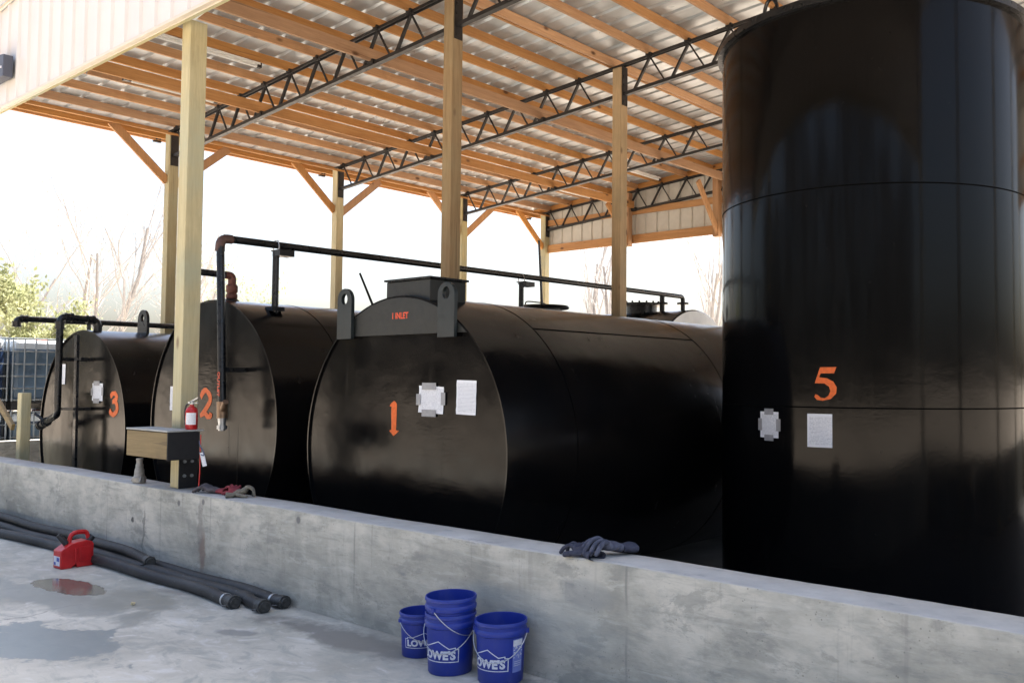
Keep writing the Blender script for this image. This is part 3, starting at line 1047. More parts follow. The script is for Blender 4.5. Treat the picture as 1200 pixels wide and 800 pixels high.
# --- tank five, standing upright
T5 = Vector((-3.30, 4.27))
R5, H5 = 1.36, 4.77
t5 = empty('storage_tank', (T5.x, T5.y, FLOOR), 'tall upright black tank at right with orange 5', 'tank')
bm = BM()
lathe(bm, [(R5, FLOOR), (R5, 1.45), (R5, 3.2), (R5, H5-.06)], (T5.x, T5.y, 0), 'z', 160)
sh5 = adopt(obj('shell', bm, M_t5, None, True), t5)
bm = BM()
lathe(bm, [(R5, H5-.06), (R5+.045, H5-.06), (R5+.045, H5-.005), (R5-.02, H5+.01), (0, H5+.12)], (T5.x, T5.y, 0), 'z', 160)
adopt(obj('top_rim', bm, M_iron, None, True), t5)
for z in (1.454, 3.215):
    bm = BM()
    lathe(bm, [(R5-.002, z-.007), (R5+.0025, z-.004), (R5+.0025, z+.004), (R5-.002, z+.007)], (T5.x, T5.y, 0), 'z', 160)
    adopt(obj('weld_seam', bm, M_seam, None, True), t5)
def cyl_map(ang, z, w, h, r):
    a0 = math.radians(ang)
    return lambda u, v: (T5.x+r*math.cos(a0+(u-.5)*w/R5), T5.y+r*math.sin(a0+(u-.5)*w/R5), z+(v-.5)*h)
bm = BM()
vs, fs = numeral('5')
flat_decal(bm, vs, fs, cyl_map(-82.4, 1.641, .182, .268, R5+.003), 8)
n5 = adopt(obj('painted_number', bm, M_orange), t5)
n5['label'] = 'orange painted number 5'
def bent_sheet(ang, z, w, h, tapes, label):
    bm = BM()
    mp = cyl_map(ang, z, w, h, R5+.006)
    G = [[bm.verts.new(mp(i/8, j/6)) for j in range(7)] for i in range(9)]
    for i in range(8):
        for j in range(6): bm.faces.new((G[i][j], G[i+1][j], G[i+1][j+1], G[i][j+1]))
    o = adopt(obj('notice_sheet', bm, M_paper, None, True), t5)
    o['label'] = label
    if tapes:
        for da, dz, tw, th in ((0, h/2, .10, .05), (0, -h/2, .10, .05), (-w/2, 0, .045, .10), (w/2, 0, .045, .10)):
            bm = BM()
            mp = cyl_map(ang+math.degrees(da/R5), z+dz, tw, th, R5+.0095)
            G = [[bm.verts.new(mp(i/4, j)) for j in (0, 1)] for i in range(5)]
            for i in range(4): bm.faces.new((G[i][0], G[i+1][0], G[i+1][1], G[i][1]))
            tp = obj('tape', bm, M_tape)
            tp.parent = o
bent_sheet(-104.2, 1.30, .20, .215, True, 'white notice sheet held by grey tape')
bent_sheet(-84.4, 1.27, .205, .265, False, 'plain white notice sheet')
# lifting eye on the rim
bm = BM()
a = math.radians(-104)
c = Vector((T5.x+(R5-.02)*math.cos(a), T5.y+(R5-.02)*math.sin(a), H5))
tdir = Vector((-math.sin(a), math.cos(a), 0))
tube(bm, [c+tdir*(.075*math.cos(b))+Vector((0, 0, .14*math.sin(b)-.01)) for b in (math.pi*k/12 for k in range(13))], .017, 8)
adopt(obj('lifting_eye', bm, M_iron, None, True), t5)

# ------------------------------------------------------------------ pipework
def elbow_pipe(pts, r, bend=.07):
    P = [Vector(p) for p in pts]
    out = [P[0]]
    for i in range(1, len(P)-1):
        a, b, c = P[i-1], P[i], P[i+1]
        d1, d2 = (a-b).normalized(), (c-b).normalized()
        p, q = b+d1*bend, b+d2*bend
        for k in range(6):
            t = k/5
            out.append(p*(1-t)**2+b*2*t*(1-t)+q*t*t)
    out.append(P[-1])
    return out
def fitting(bm, p, d, r, l):
    p, d = Vector(p), Vector(d).normalized()
    tube(bm, [p-d*l/2, p-d*l*.3, p-d*l*.3, p+d*l*.3, p+d*l*.3, p+d*l/2], [r*1.15, r*1.15, r, r, r*1.15, r*1.15], 12)
LPX = -8.55
LPZ = 3.045
tp = empty('transfer_pipe', (LPX, .78, 1.1), 'long dark pipe running high over the tanks with a drop beside the 2', 'pipe')
bm = BM()
tube(bm, elbow_pipe([(LPX+.15, .76, 1.42), (LPX, .78, LPZ), (LPX, 9.0, LPZ+.05), (LPX, 9.0, T4Z+R4-.05)], .04), .038, 14)
adopt(obj('pipe', bm, M_iron, None, True), tp)
bm = BM()
tube(bm, elbow_pipe([(LPX, .78, LPZ-.13), (LPX, .78, LPZ), (LPX, .90, LPZ)], .05, .08), .046, 14)
adopt(obj('elbow', bm, M_elbow, None, True), tp)
bm = BM()
tube(bm, [(LPX+.15, .76, 1.43), (LPX+.155, .76, 1.27)], .05, 14)
tube(bm, [(LPX+.155, .76, 1.33), (LPX+.25, .74, 1.43)], [.035, .03], 10)
va = adopt(obj('valve', bm, M_brass, None, True), tp)
bm = BM()
tube(bm, [(LPX+.155, .76, 1.27), (LPX+.157, .76, 1.20), (LPX+.157, .76, 1.15)], [.042, .034, .034], 12)
lathe(bm, [(.048, 0), (.048, .035), (.03, .035)], (LPX+.157, .76, 1.165), 'z', 12)
adopt(obj('coupling', bm, M_galv, None, True), tp)
bm = BM(); box(bm, LPX+.135, LPX+.185, .70, .715, 1.5, 1.72)
vs, fs = text_polys('OUTLET', 1, .03)
bm.free(); bm = BM()
flat_decal(bm, vs, fs, lambda u, v: (LPX+.135+(v-.5)*.045+.004, .7235, 1.72-u*.24))
adopt(obj('painted_lettering', bm, M_inlet), tp)['label'] = 'small faded orange upright lettering on the pipe'
for (sy, zb_) in ((1.39, 2.38), (5.06, 2.36)):
    bm = BM()
    tube(bm, [(LPX, sy, zb_-.06), (LPX, sy, LPZ-.06)], .035, 10)
    box(bm, LPX-.02, LPX+.12, sy-.03, sy+.14, LPZ-.115, LPZ-.052)
    box(bm, LPX-.07, LPX+.07, sy-.07, sy+.07, zb_-.02, zb_+.02)
    tube(bm, [(LPX-.09, sy, LPZ-.05), (LPX+.09, sy, LPZ-.05)], .008, 6)
    s_ = adopt(obj('pipe_stand', bm, M_iron, None, True), tp)
    bm = BM()
    tube(bm, [(LPX-.055, sy, LPZ-.08), (LPX-.055, sy, LPZ), (LPX-.03, sy, LPZ+.05), (LPX+.03, sy, LPZ+.05), (LPX+.055, sy, LPZ), (LPX+.055, sy, LPZ-.08)], .007, 6)
    q = adopt(obj('u_bolt', bm, M_galv, None, True), s_)
    q.matrix_parent_inverse = Matrix()
bm = BM()
lathe(bm, [(0, 0), (.10, 0), (.10, .035), (0, .035)], (LPX, 9.0, T4Z+R4+.10), 'z', 16)
adopt(obj('flange', bm, M_iron, None, True), tp)
bm = BM()
beam(bm, (LPX+.13, .77, 1.74), (LPX+.13, FY+.01, 1.74), .045, .045)
adopt(obj('bracket', bm, M_iron), tp)

# short pipe on tank two, dropping behind the front post
sp = empty('drop_pipe', (-9.2, 1.27, 2.45), 'short dark pipe on a rusty red fitting over the tank with the 2', 'pipe')
bm = BM()
tube(bm, elbow_pipe([(-9.2, 1.27, 2.6), (-9.2, 1.27, 2.76), (-9.2, .74, 2.77), (-9.2, .74, 1.2)], .04), .036, 12)
adopt(obj('pipe', bm, M_iron, None, True), sp)
bm = BM()
tube(bm, elbow_pipe([(-9.2, 1.27, 2.68), (-9.2, 1.27, 2.76), (-9.2, 1.19, 2.762)], .05, .04), .042, 12)
lathe(bm, [(.04, 0), (.058, .02), (.058, .06), (.046, .07), (.06, .09), (.06, .15), (.042, .17), (.04, .2)], (-9.2, 1.27, 2.5), 'z', 16)
adopt(obj('fitting', bm, M_rust, None, True), sp)
bm = BM(); lathe(bm, [(.08, 0), (.08, .04), (.06, .06), (.05, .06)], (-9.2, 1.27, 2.45), 'z', 16)
adopt(obj('nipple', bm, M_iron, None, True), sp)

# pipe of tank three
T3P = -12.22
dp = empty('drop_pipe', (T3P, 1.12, 2.2), 'black pipe looping over the left tank and down past its end', 'pipe')
bm = BM()
tube(bm, elbow_pipe([(T3P, 1.14, 2.2), (T3P, 1.14, 2.385), (T3P, .70, 2.41), (T3P+.03, .69, 1.20), (T3P-.85, .80, 1.02)], .04), .04, 12)
adopt(obj('pipe', bm, M_iron, None, True), dp)
for p, d in (((T3P, 1.14, 2.28), (0, 0, 1)), ((T3P, .70, 2.30), (0, 0, 1)), ((T3P, 1.05, 2.387), (0, 1, 0)), ((T3P, .80, 2.404), (0, 1, 0)), ((T3P-.75, .79, 1.04), (-.85, .1, -.18)), ((T3P-.5, .76, 1.09), (-.85, .1, -.18))):
    bm = BM()
    fitting(bm, p, d, .05, .09)
    adopt(obj('fitting', bm, M_iron, None, True), dp)
bm = BM(); tube(bm, [(T3P-.52, .77, 1.09), (T3P-.60, .66, 1.20)], .018, 8)
adopt(obj('valve_lever', bm, M_iron, None, True), dp)
bm = BM(); beam(bm, (T3P, .70, 1.27), (T3P+.2, .82, 1.27), .04, .03)
adopt(obj('bracket', bm, M_iron), dp)
bm = BM()
beam(bm, (T3P, .72, 1.88), (T3P-.0, FY+.01, 1.88), .045, .045)
adopt(obj('bracket', bm, M_iron), dp)
# long pipe left of tank three
bm = BM()
tube(bm, elbow_pipe([(-14.3, .93, 2.36), (-14.3, .90, 2.475), (-14.3, 3.6, 2.475), (-14.3, 5.0, 2.47)], .04), .042, 12)
sp3 = empty('vent_pipe', (-14.3, .9, 2.4), 'long low dark pipe beyond the left tank, its open end turned down', 'pipe')
adopt(obj('pipe', bm, M_iron, None, True), sp3)
for p, d in (((-14.3, .91, 2.40), (0, 0, 1)), ((-14.3, 1.0, 2.475), (0, 1, 0))):
    bm = BM()
    fitting(bm, p, d, .052, .08)
    adopt(obj('fitting', bm, M_iron, None, True), sp3)
for yy in (1.85, 4.4):
    bm = BM()
    tube(bm, [(-14.3, yy, FLOOR), (-14.3, yy, 2.45)], .03, 8)
    adopt(obj('pipe_stand', bm, M_iron, None, True), sp3)

# ------------------------------------------------------------------ bumper box on the front post
bb = empty('wooden_box', (-7.96, -.03, .97), 'wooden box with black end plate fixed across the foot of the front post', 'box')
bm = BM(); box(bm, -8.34, -7.595, -.15, -.108, .972, 1.195); adopt(obj('front_board', bm, M_boxwood, None, bevel=.005), bb)
bm = BM(); box(bm, -8.34, -8.30, -.106, .08, .972, 1.195); adopt(obj('side_board', bm, M_boxwood, None, bevel=.005), bb)
bm = BM()
box(bm, -7.593, -7.58, -.15, .125, .965, 1.2)
box(bm, XF+PW/2+.014, -7.595, .112, .125, .965, 1.195)
adopt(obj('end_plate', bm, M_steelblk, None, bevel=.002), bb)
bm = BM()
box(bm, -8.345, -7.578, -.155, .083, 1.202, 1.216)
box(bm, XF+PW/2+.014, -7.578, .085, .16, 1.202, 1.216)
adopt(obj('top_plate', bm, simple('pale_lit_top', (.34, .35, .34), .6, 0, .2), None, bevel=.002), bb)  # lit look of the box top put into a pale grey colour
# extinguisher
EX, EY, EZ = -7.632, .075, 1.2165
ex = empty('fire_extinguisher', (EX, EY, EZ), 'red fire extinguisher with white label standing beside the front post', 'extinguisher')
ex.scale = (.86, .86, .95)
bm = BM()
lathe(bm, [(0, 0), (.052, 0), (.058, .012), (.058, .165), (.05, .19), (.028, .205), (.02, .21), (.02, .225)], (0, 0, 0), 'z', 28)
obj('cylinder', bm, M_redpaint, ex, True)
bm = BM()
va_ = math.atan2(-3.77-EY, 0-EX)
G = [[bm.verts.new((.0588*math.cos(va_+a), .0588*math.sin(va_+a), z)) for z in (.045, .15)] for a in (math.radians(-58+i*10) for i in range(11))]
for i in range(10): bm.faces.new((G[i][0], G[i+1][0], G[i+1][1], G[i][1]))
obj('label_sheet', bm, M_paper, ex, True)
bm = BM()
lathe(bm, [(.019, .222), (.019, .25), (.012, .255), (0, .255)], (0, 0, 0), 'z', 14)
beam(bm, (-.02, .005, .25), (.045, .04, .285), .02, .014)
beam(bm, (-.02, .005, .235), (.045, .035, .24), .02, .012)
lathe(bm, [(0, 0), (.014, 0), (.014, .018), (0, .018)], (.01, -.03, .232), 'z', 10)
obj('valve_head', bm, M_galv, ex, True)
bm = BM()
tube(bm, smoothpath([(-.02, -.005, .235), (-.06, -.03, .21), (-.075, -.035, .12), (-.066, -.03, .04)], 6), .009, 8)
obj('hose', bm, M_blackpl, ex, True)
# hanging cords and tag beside the post
cd = empty('cord_tag', (-7.56, .14, .72), 'white tag on a looped cord and red cord hanging from the box', 'tag')
bm = BM(); tube(bm, smoothpath([(-7.573, .13, 1.17), (-7.572, .128, 1.0), (-7.575, .13, .85), (-7.57, .12, .705)], 5), .0045, 6)
adopt(obj('red_cord', bm, M_red, None, True), cd)
bm = BM(); tube(bm, smoothpath([(-7.574, .12, 1.12), (-7.57, .122, 1.085), (-7.545, .135, 1.04), (-7.53, .14, 1.0), (-7.545, .128, 1.0), (-7.57, .12, 1.02)], 5), .005, 6)
adopt(obj('loop_cord', bm, simple('blue_grey_cord', (.10, .12, .2), .6), None, True), cd)
bm = BM()
beam(bm, (-7.548, .130, 1.02), (-7.515, .142, .905), .004, .035, (1, 1, 0))
adopt(obj('tag_card', bm, M_paper), cd)
# cam coupling standing on the wall under the box
cc = empty('hose_coupling', (-8.60, .085, WZ), 'grey cast hose coupling standing on the wall under the box', 'coupling')
bm = BM()
lathe(bm, [(0, 0), (.055, 0), (.058, .015), (.058, .05), (.047, .06), (.043, .075), (.04, .12), (.033, .135), (.033, .165), (.027, .175), (.027, .20), (.03, .205), (.03, .222), (0, .222)], (0, 0, 0), 'z', 24)
obj('body', bm, M_alu, cc, True)
for s in (-1, 1):
    bm = BM()
    beam(bm, (s*.062, -.01, .055), (s*.078, -.03, .008), .014, .022)
    obj('cam_arm', bm, M_alu, cc, bevel=.003)

# ------------------------------------------------------------------ gloves
def glove_cloth(name, c, c2):
    n = N(name)
    col = n.ramp(n.noise(26, 5, .7), [(.35, c), (.65, c2)])
    n.bump(n.noise(90, 3, .6), .5, .003)
    return n.set(col, .9)
def glove(name, loc, rz, mats, label, group, curl=.5, flip=1, arch=.03, sc=1.0, palm_up=0):
    """a limp work glove lying palm down: cuff, palm, four unequal fingers and a thumb"""
    root = empty(name, loc, label, 'glove', group, rz)
    bm = BM()
    def blob(c, rx, ry, rz_):
        m = Matrix.Translation(Vector(c)*sc) @ Matrix.Diagonal((rx*sc, ry*sc, rz_*sc, 1))
        bmesh.ops.create_uvsphere(bm, u_segments=16, v_segments=10, radius=1, matrix=m)
    blob((0, 0, .022+arch*.5), .052, .048, .022)
    blob((.03, 0, .026+arch*.7), .03, .045, .022)
    blob((-.045, 0, .02+arch*.2), .03, .036, .02)
    for k, (fy, ln) in enumerate(((-.036, .07), (-.012, .083), (.013, .078), (.037, .06))):
        fy *= flip
        h = .028+arch
        cv = curl*(1+.35*((k*7) % 3-1))
        zk = .006*((k*5) % 3)
        p = [(.03, fy, h), (.058, fy*1.25, h+.008+zk-.008*cv), (.058+ln*.45, fy*1.5+.004*(k % 2), max(.012, h+zk-.02*cv)), (.058+ln*(.95-.3*cv), fy*1.65, max(.010, h*.4-.02*cv))]
        pp = smoothpath([Vector(q)*sc for q in p], 5)
        tube(bm, pp, [.0108*sc]*(len(pp)-1)+[.0075*sc], 10)
        blob(tuple(p[-1]), .0098, .0095, .0095)
    pp = smoothpath([Vector(q)*sc for q in [(-.03, -.03*flip, .022), (0, -.06*flip, .022), (.025, -.075*flip, .016), (.05, -.08*flip, .012)]], 5)
    tube(bm, pp, [.015*sc]*(len(pp)-1)+[.009*sc], 10)
    o = obj('hand', bm, mats[0], root, True)
    rm = o.modifiers.new('blend', 'REMESH')
    rm.mode = 'VOXEL'
    rm.voxel_size = .0032
    rm.use_smooth_shade = True
    s = o.modifiers.new('smooth', 'SMOOTH')
    s.factor = .5
    s.iterations = 3
    # cuff: an open crumpled sleeve
    bm = BM()
    rr = random.Random(int(abs(loc[0])*100))
    rings = []
    for i, x in enumerate((-.055, -.075, -.10, -.125)):
        rings.append([bm.verts.new(((x+rr.uniform(-.004, .004))*sc, (.04+.006*i)*sc*math.cos(a)*(1+rr.uniform(-.08, .08)), (.021+(.017+.003*i)*math.sin(a)*(1+rr.uniform(-.15, .15)))*sc)) for a in (2*math.pi*k/18 for k in range(18))])
    for A, B in zip(rings, rings[1:]):
        for k in range(18): bm.faces.new((A[k], A[(k+1) % 18], B[(k+1) % 18], B[k]))
    c = obj('cuff', bm, mats[1], root, True)
    sd = c.modifiers.new('solid', 'SOLIDIFY')
    sd.thickness = .003
    ss = c.modifiers.new('subd', 'SUBSURF')
    ss.levels = ss.render_levels = 1
    return root
GL_dark = glove_cloth('dark_grey_glove', (.05, .045, .05), (.11, .10, .11))
GL_red = glove_cloth('maroon_glove', (.16, .018, .03), (.26, .04, .05))
GL_tan = glove_cloth('dirty_tan_glove', (.11, .10, .08), (.22, .20, .155))
GL_blue = glove_cloth('blue_grey_glove', (.035, .042, .07), (.09, .10, .145))
GL_navy = glove_cloth('navy_glove', (.02, .024, .045), (.05, .055, .085))
gg = 'work gloves lying on the wall'
glove('work_glove', (-7.34, .12, WZ), math.radians(205), (GL_dark, GL_red), 'dark grey work glove with maroon cuff lying nearest the post', gg, .2, 1, .015, 1.15)
glove('work_glove', (-7.10, .19, WZ), math.radians(160), (GL_red, GL_red), 'maroon work glove in the middle of the pile by the post', gg, .8, -1, .03, 1.05)
glove('work_glove', (-6.93, .15, WZ), math.radians(60), (GL_tan, GL_tan), 'dirty tan balled glove, rightmost by the post', gg, 1.3, 1, .055, .95)
glove('work_glove', (-3.10, .15, WZ+.015), math.radians(250), (GL_blue, GL_navy), 'blue grey work glove with spread fingers on the wall above the buckets', gg, .45, 1, .03, 1.2)
glove('work_glove', (-3.22, .06, WZ), math.radians(165), (GL_navy, GL_navy), 'dark navy glove crumpled at the wall edge above the buckets', gg, 1.2, -1, .02, 1.1)

# ------------------------------------------------------------------ buckets
camxy = Vector((0, -3.77))
def bucket(name, x, y, z, ang, label, H=.355, nested=False, logo=True, bail=True, stick=False, logo_ang=-36, bail_a=0, group='blue plastic buckets by the wall'):
    v = math.atan2(camxy.y-y, camxy.x-x)
    b = empty(name, (x, y, z), label, 'bucket', group, v+math.radians(ang))
    b.scale = (.955, .955, .94)
    r0_, r1 = .130, .148
    def rad(h): return r0_+(r1-.006-r0_)*min(1, h/(H*.8))
    bm = BM()
    hs = H*.80
    prof = [(0, .006), (r0_-.012, .006), (r0_-.004, 0), (r0_, .006), (rad(H*.4), H*.4), (rad(hs), hs-.012), (r1+.004, hs-.006), (r1+.006, hs+.008), (r1+.004, hs+.02), (r1-.001, hs+.026),
            (r1, H*.93), (r1+.005, H*.94), (r1+.005, H-.004), (r1+.002, H), (r1-.003, H-.002), (r1-.006, H*.9), (r0_-.004, .012), (0, .012)]
    lathe(bm, prof, (0, 0, 0), 'z', 56)
    obj('body', bm, M_blue, b, True)
    def cm(a0, zc, w, h, e=.0012):
        a0 = math.radians(a0)
        def f(u, vv):
            zz = zc+(vv-.5)*h
            r = rad(zz)+e
            a = a0+(u-.5)*w/(.135)
            return (r*math.cos(a), r*math.sin(a), zz)
        return f
    if logo:
        bm = BM()
        out = [(0, 0), (1, 0), (1, .62), (.93, .62), (.93, .71), (.79, .66), (.55, 1.0), (.21, .70), (.07, .71), (.07, .62), (0, .62)]
        cx_, cy_ = .5, .4
        wv, hv = .27, .125
        th = .0052
        n = len(out)
        def inset(i):
            p, q, r = (Vector((out[j % n][0]*wv, out[j % n][1]*hv)) for j in (i-1, i, i+1))
            d1, d2 = (q-p).normalized(), (r-q).normalized()
            n1, n2 = Vector((-d1.y, d1.x)), Vector((-d2.y, d2.x))
            m = (n1+n2).normalized()
            s = th/max(.35, m.dot(n1))
            return ((q+m*s).x/wv, (q+m*s).y/hv)
        ins = [inset(i) for i in range(n)]
        vs, fs = [], []
        for i in range(n): quads_to((vs, fs), [(out[i], out[(i+1) % n], ins[(i+1) % n], ins[i])])
        flat_decal(bm, vs, fs, cm(logo_ang, .145, wv, hv), 24)
        tv, tf = text_polys("LOWE'S", 1, .05)
        tv = [(.07+.86*a, .12+.44*c_) for a, c_ in tv]
        flat_decal(bm, tv, tf, cm(logo_ang, .145, wv, hv, .0014), 24)
        obj('logo_print', bm, M_logo, b)
    if stick:
        bm = BM()
        flat_decal(bm, [(0, 0), (1, 0), (1, 1), (0, 1)], [(0, 1, 2, 3)], cm(45, .165, .072, .19), 6)
        st = obj('sticker', bm, M_palelabel, b)
        bm = BM()
        rr = random.Random(5)
        vs, fs = [], []
        quads_to((vs, fs), [((.02, .80), (.98, .80), (.98, .98), (.02, .98))])
        for k in range(26):
            a_, c_ = rr.random()*.8+.05, rr.random()*.36+.42
            quads_to((vs, fs), [((a_, c_), (a_+.12*rr.random()+.03, c_), (a_+.12, c_+.035), (a_, c_+.03))])
        for k in range(3): quads_to((vs, fs), [((.1, .32-.06*k), (.9-.2*rr.random(), .32-.06*k), (.9, .335-.06*k), (.1, .335-.06*k))])
        for k, f in enumerate(fs):
            mp = cm(45, .165, .072, .19, .0022+.00004*k)
            flat_decal(bm, [vs[i] for i in f], [tuple(range(len(f)))], mp, 4)
        obj('sticker_print', bm, M_logo, st)
    if bail:
        bm = BM()
        zz = hs+.008
        a = math.radians(bail_a)
        pts = []
        for k in range(25):
            t = math.pi*k/24
            p = Vector((math.sin(t)*.155, math.cos(t)*.158, 0))
            dz = -.155*math.sin(t)
            pts.append(Vector((p.x*math.cos(a)-p.y*math.sin(a), p.x*math.sin(a)+p.y*math.cos(a), zz+dz)))
        pts = [q*1 for q in pts]
        tube(bm, pts, .0028, 6)
        obj('wire_handle', bm, M_galv, b, True)
        for s in (-1, 1):
            bm = BM()
            p = Vector((-s*.153*math.sin(a), s*.153*math.cos(a), zz))
            lathe(bm, [(0, -.012), (.016, -.012), (.016, .012), (0, .012)], p, 'z', 10)
            obj('handle_ear', bm, M_blue, b, True)
    return b
bk = bucket('bucket', -4.33, -.145, .001, 0, 'small blue bucket at left of the group, partly hidden by the stack', logo_ang=8, bail_a=20)
bk.scale = (.81, .81, .73)
bucket('bucket', -3.955, -.235, .001, 0, 'blue bucket at the bottom of the nested stack, white logo on it', logo_ang=-36, bail_a=-22)
bucket('bucket', -3.955, -.235, .092, 0, 'blue bucket nested in another, its rim the highest of all', logo=False, bail_a=48, bail=True)
bucket('bucket', -3.62, -.165, .001, 0, 'blue bucket at right of the group with a pale sticker on its side', logo_ang=-38, bail_a=-15, stick=True)

# ------------------------------------------------------------------ petrol can
gc = empty('fuel_can', (-8.64, -.44, 0), 'red plastic fuel can with black spout and cap standing by the hoses', 'fuel can', None, math.radians(2))
gc.scale = (.84, .82, .94)
bm = BM()
prof = [(-.165, .012), (-.155, .0), (-.055, .0), (-.048, .035), (-.008, .035), (0, .0), (.155, .0), (.165, .012), (.165, .20), (.150, .225), (.105, .24), (.0, .232), (-.06, .225), (-.135, .185), (-.165, .165)]
prism(bm, prof, lambda u, v, d: (-.088+d, u, v), .176)
o = obj('body', bm, M_red, gc, True, bevel=.014)
bm = BM()
pp = smoothpath([(0, -.05, .222), (0, -.035, .285), (0, .01, .312), (0, .08, .314), (0, .125, .30), (0, .145, .235)], 6)
tube(bm, pp, .021, 12)
obj('handle', bm, M_red, gc, True)
bm = BM(); box(bm, .084, .096, .02, .14, .05, .19); obj('side_panel', bm, M_red, gc, bevel=.007)
bm = BM(); box(bm, .084, .10, -.03, .0, .05, .18); obj('side_panel', bm, M_red, gc, bevel=.007)
bm = BM()
tube(bm, [(0, -.075, .215), (-.01, -.10, .245), (-.03, -.15, .305)], [.03, .028, .022], 14)
obj('spout', bm, M_blackpl, gc, True)
bm = BM()
tube(bm, [(0, .14, .215), (0, .185, .262)], [.034, .034], 14)
obj('cap', bm, M_blackpl, gc, True)
bm = BM(); box(bm, -.07, .07, -.1665, -.1655, .03, .115)
lb = obj('label_sheet', bm, M_logo, gc)
bm = BM()
for x0, x1, z0, z1 in ((.0, .06, .07, .105), (-.06, -.02, .035, .06)): box(bm, x0, x1, -.168, -.167, z0, z1)
obj('label_print', bm, simple('label_blue', (.03, .06, .35), .5), lb)

# ------------------------------------------------------------------ hoses
def hose(name, pts, r, label, end=True, metal=M_alu):
    t = empty(name, pts[-1], label, 'hose', 'black hoses along the wall foot')
    bm = BM()
    rh = random.Random(len(label))
    k0 = rh.random()*6
    P = smoothpath(pts, 8)
    for i, p in enumerate(P[:-6]):
        p.y += .012*math.sin(p.x*2.1+k0)+.006*math.sin(p.x*5.3+k0*2)
        p.z += .004*(1+math.sin(p.x*3.3+k0))
    tube(bm, P, r, 14)
    adopt(obj('hose_body', bm, M_hose, None, True), t)
    d = (P[-1]-P[-2]).normalized()
    e = P[-1]
    bm = BM()
    tube(bm, [e-d*.012, e+d*.02, e+d*.02, e+d*.07, e+d*.07, e+d*.085], [r*1.05, r*1.05, r*1.13, r*1.13, r*.86, r*.8], 16)
    for k in range(2):
        a = k*math.pi+.4
        q = e+d*.045+Vector((0, math.cos(a), math.sin(a)))*r*1.1
        tube(bm, [q, q-d*.045+Vector((0, math.cos(a), math.sin(a)))*.012], .008, 6)
    adopt(obj('coupling', bm, simple('worn_coupling', (.06, .06, .058), .5, .4, .5, 40, .4), None, True), t)
    if end:
        bm = BM()
        tube(bm, [e-d*.075, e-d*.055], r*1.06, 16)
        adopt(obj('clamp_band', bm, metal, None, True), t)
    return t
hr = .044
hose('hose', [(-17, -.06, hr), (-13.5, -.062, hr), (-11.5, -.058, hr), (-9.4, -.06, hr), (-7.6, -.062, hr), (-6.6, -.06, hr), (-6.2, -.085, hr), (-5.98, -.075, hr)], hr, 'black hose lying tight against the wall foot', True, M_galv)
hose('hose', [(-17, -.20, hr), (-12.6, -.19, hr), (-10.8, -.165, hr), (-9.2, -.165, hr), (-7.6, -.17, hr), (-6.7, -.165, hr), (-6.3, -.19, hr), (-5.98, -.225, hr)], hr, 'black hose between the one at the wall and the outermost one', False)
hose('hose', [(-17, -.34, hr), (-12.4, -.36, hr), (-11, -.35, hr), (-9.6, -.262, hr), (-8.6, -.268, hr), (-7.4, -.275, hr), (-6.7, -.27, hr), (-6.25, -.30, hr)], hr*1.02, 'outermost black hose with a bright clamp near its end', True, M_galv)
hose('hose', [(-17, -.12, hr*2.75), (-12.6, -.12, hr*2.75), (-10.4, -.112, hr*2.75), (-9.0, -.112, hr*2.75), (-8.3, -.115, hr*2.72), (-7.86, -.16, hr*2.45)], hr*.95, 'black hose lying on top of the others, ending first', False)

# ------------------------------------------------------------------ tote tanks
M_cage = simple('cage_steel', (.22, .25, .28), .5, .6)
M_bottle = simple('milky_plastic', (.62, .68, .74), .4, 0, .05)
M_liquidL = simple('dark_liquid', (.022, .042, .10), .3, 0, .2, 2)
M_liquidR = simple('pale_liquid', (.12, .18, .25), .3, 0, .3, 2)
M_pallet = simple('black_pallet', (.02, .02, .022), .6)
def tote(x, y, z, liquid, label):
    t = empty('tote_tank', (x, y, z), label, 'tote tank', 'stacked caged tote tanks')
    hx, hy = .5, .56
    bm = BM()
    for yy in (-hy+.07, 0, hy-.07): box(bm, -hx, hx, yy-.07, yy+.07, 0, .10)
    box(bm, -hx, hx, -hy, hy, .101, .14)
    obj('pallet', bm, M_pallet, t, bevel=.004)
    bm = BM(); box(bm, -hx+.03, hx-.03, -hy+.03, hy-.03, .142, .98); obj('filled_bottle', bm, liquid, t, bevel=.06)
    bm = BM(); box(bm, -hx+.034, hx-.034, -hy+.034, hy-.034, .94, 1.10); b_ = obj('bottle_top', bm, M_bottle, t, bevel=.05)
    bm = BM(); lathe(bm, [(.09, 0), (.09, .03), (0, .03)], (0, 0, 1.10), 'z', 20); obj('fill_cap', bm, simple('orange_cap', (.6, .12, .05), .5), b_, True)
    bm = BM()
    for zz in (.16, .34, .53, .72, .92, 1.12):
        for s in (-1, 1):
            tube(bm, [(s*hx, -hy, zz), (s*hx, hy, zz)], .012, 6)
            tube(bm, [(-hx, s*hy, zz), (hx, s*hy, zz)], .012, 6)
    for k in range(8):
        yy = -hy+2*hy*k/7
        for s in (-1, 1): tube(bm, [(s*(hx+.006), yy, .14), (s*(hx+.006), yy, 1.12)], .012, 6)
    for k in range(1, 6):
        xx = -hx+2*hx*k/6
        for s in (-1, 1): tube(bm, [(xx, s*(hy+.006), .14), (xx, s*(hy+.006), 1.12)], .012, 6)
    obj('cage', bm, M_cage, t, True)
for j, (yy, lq) in enumerate(((.80, M_liquidL), (1.99, M_liquidR))):
    for k in range(2):
        z = k*1.145
        side = ('dark blue filled', 'pale blue filled')[j]
        lvl = ('bottom', 'top')[k]
        tote(-16.5, yy, z, lq, '%s caged tote tank at the %s of its stack, left of the tanks' % (side, lvl))
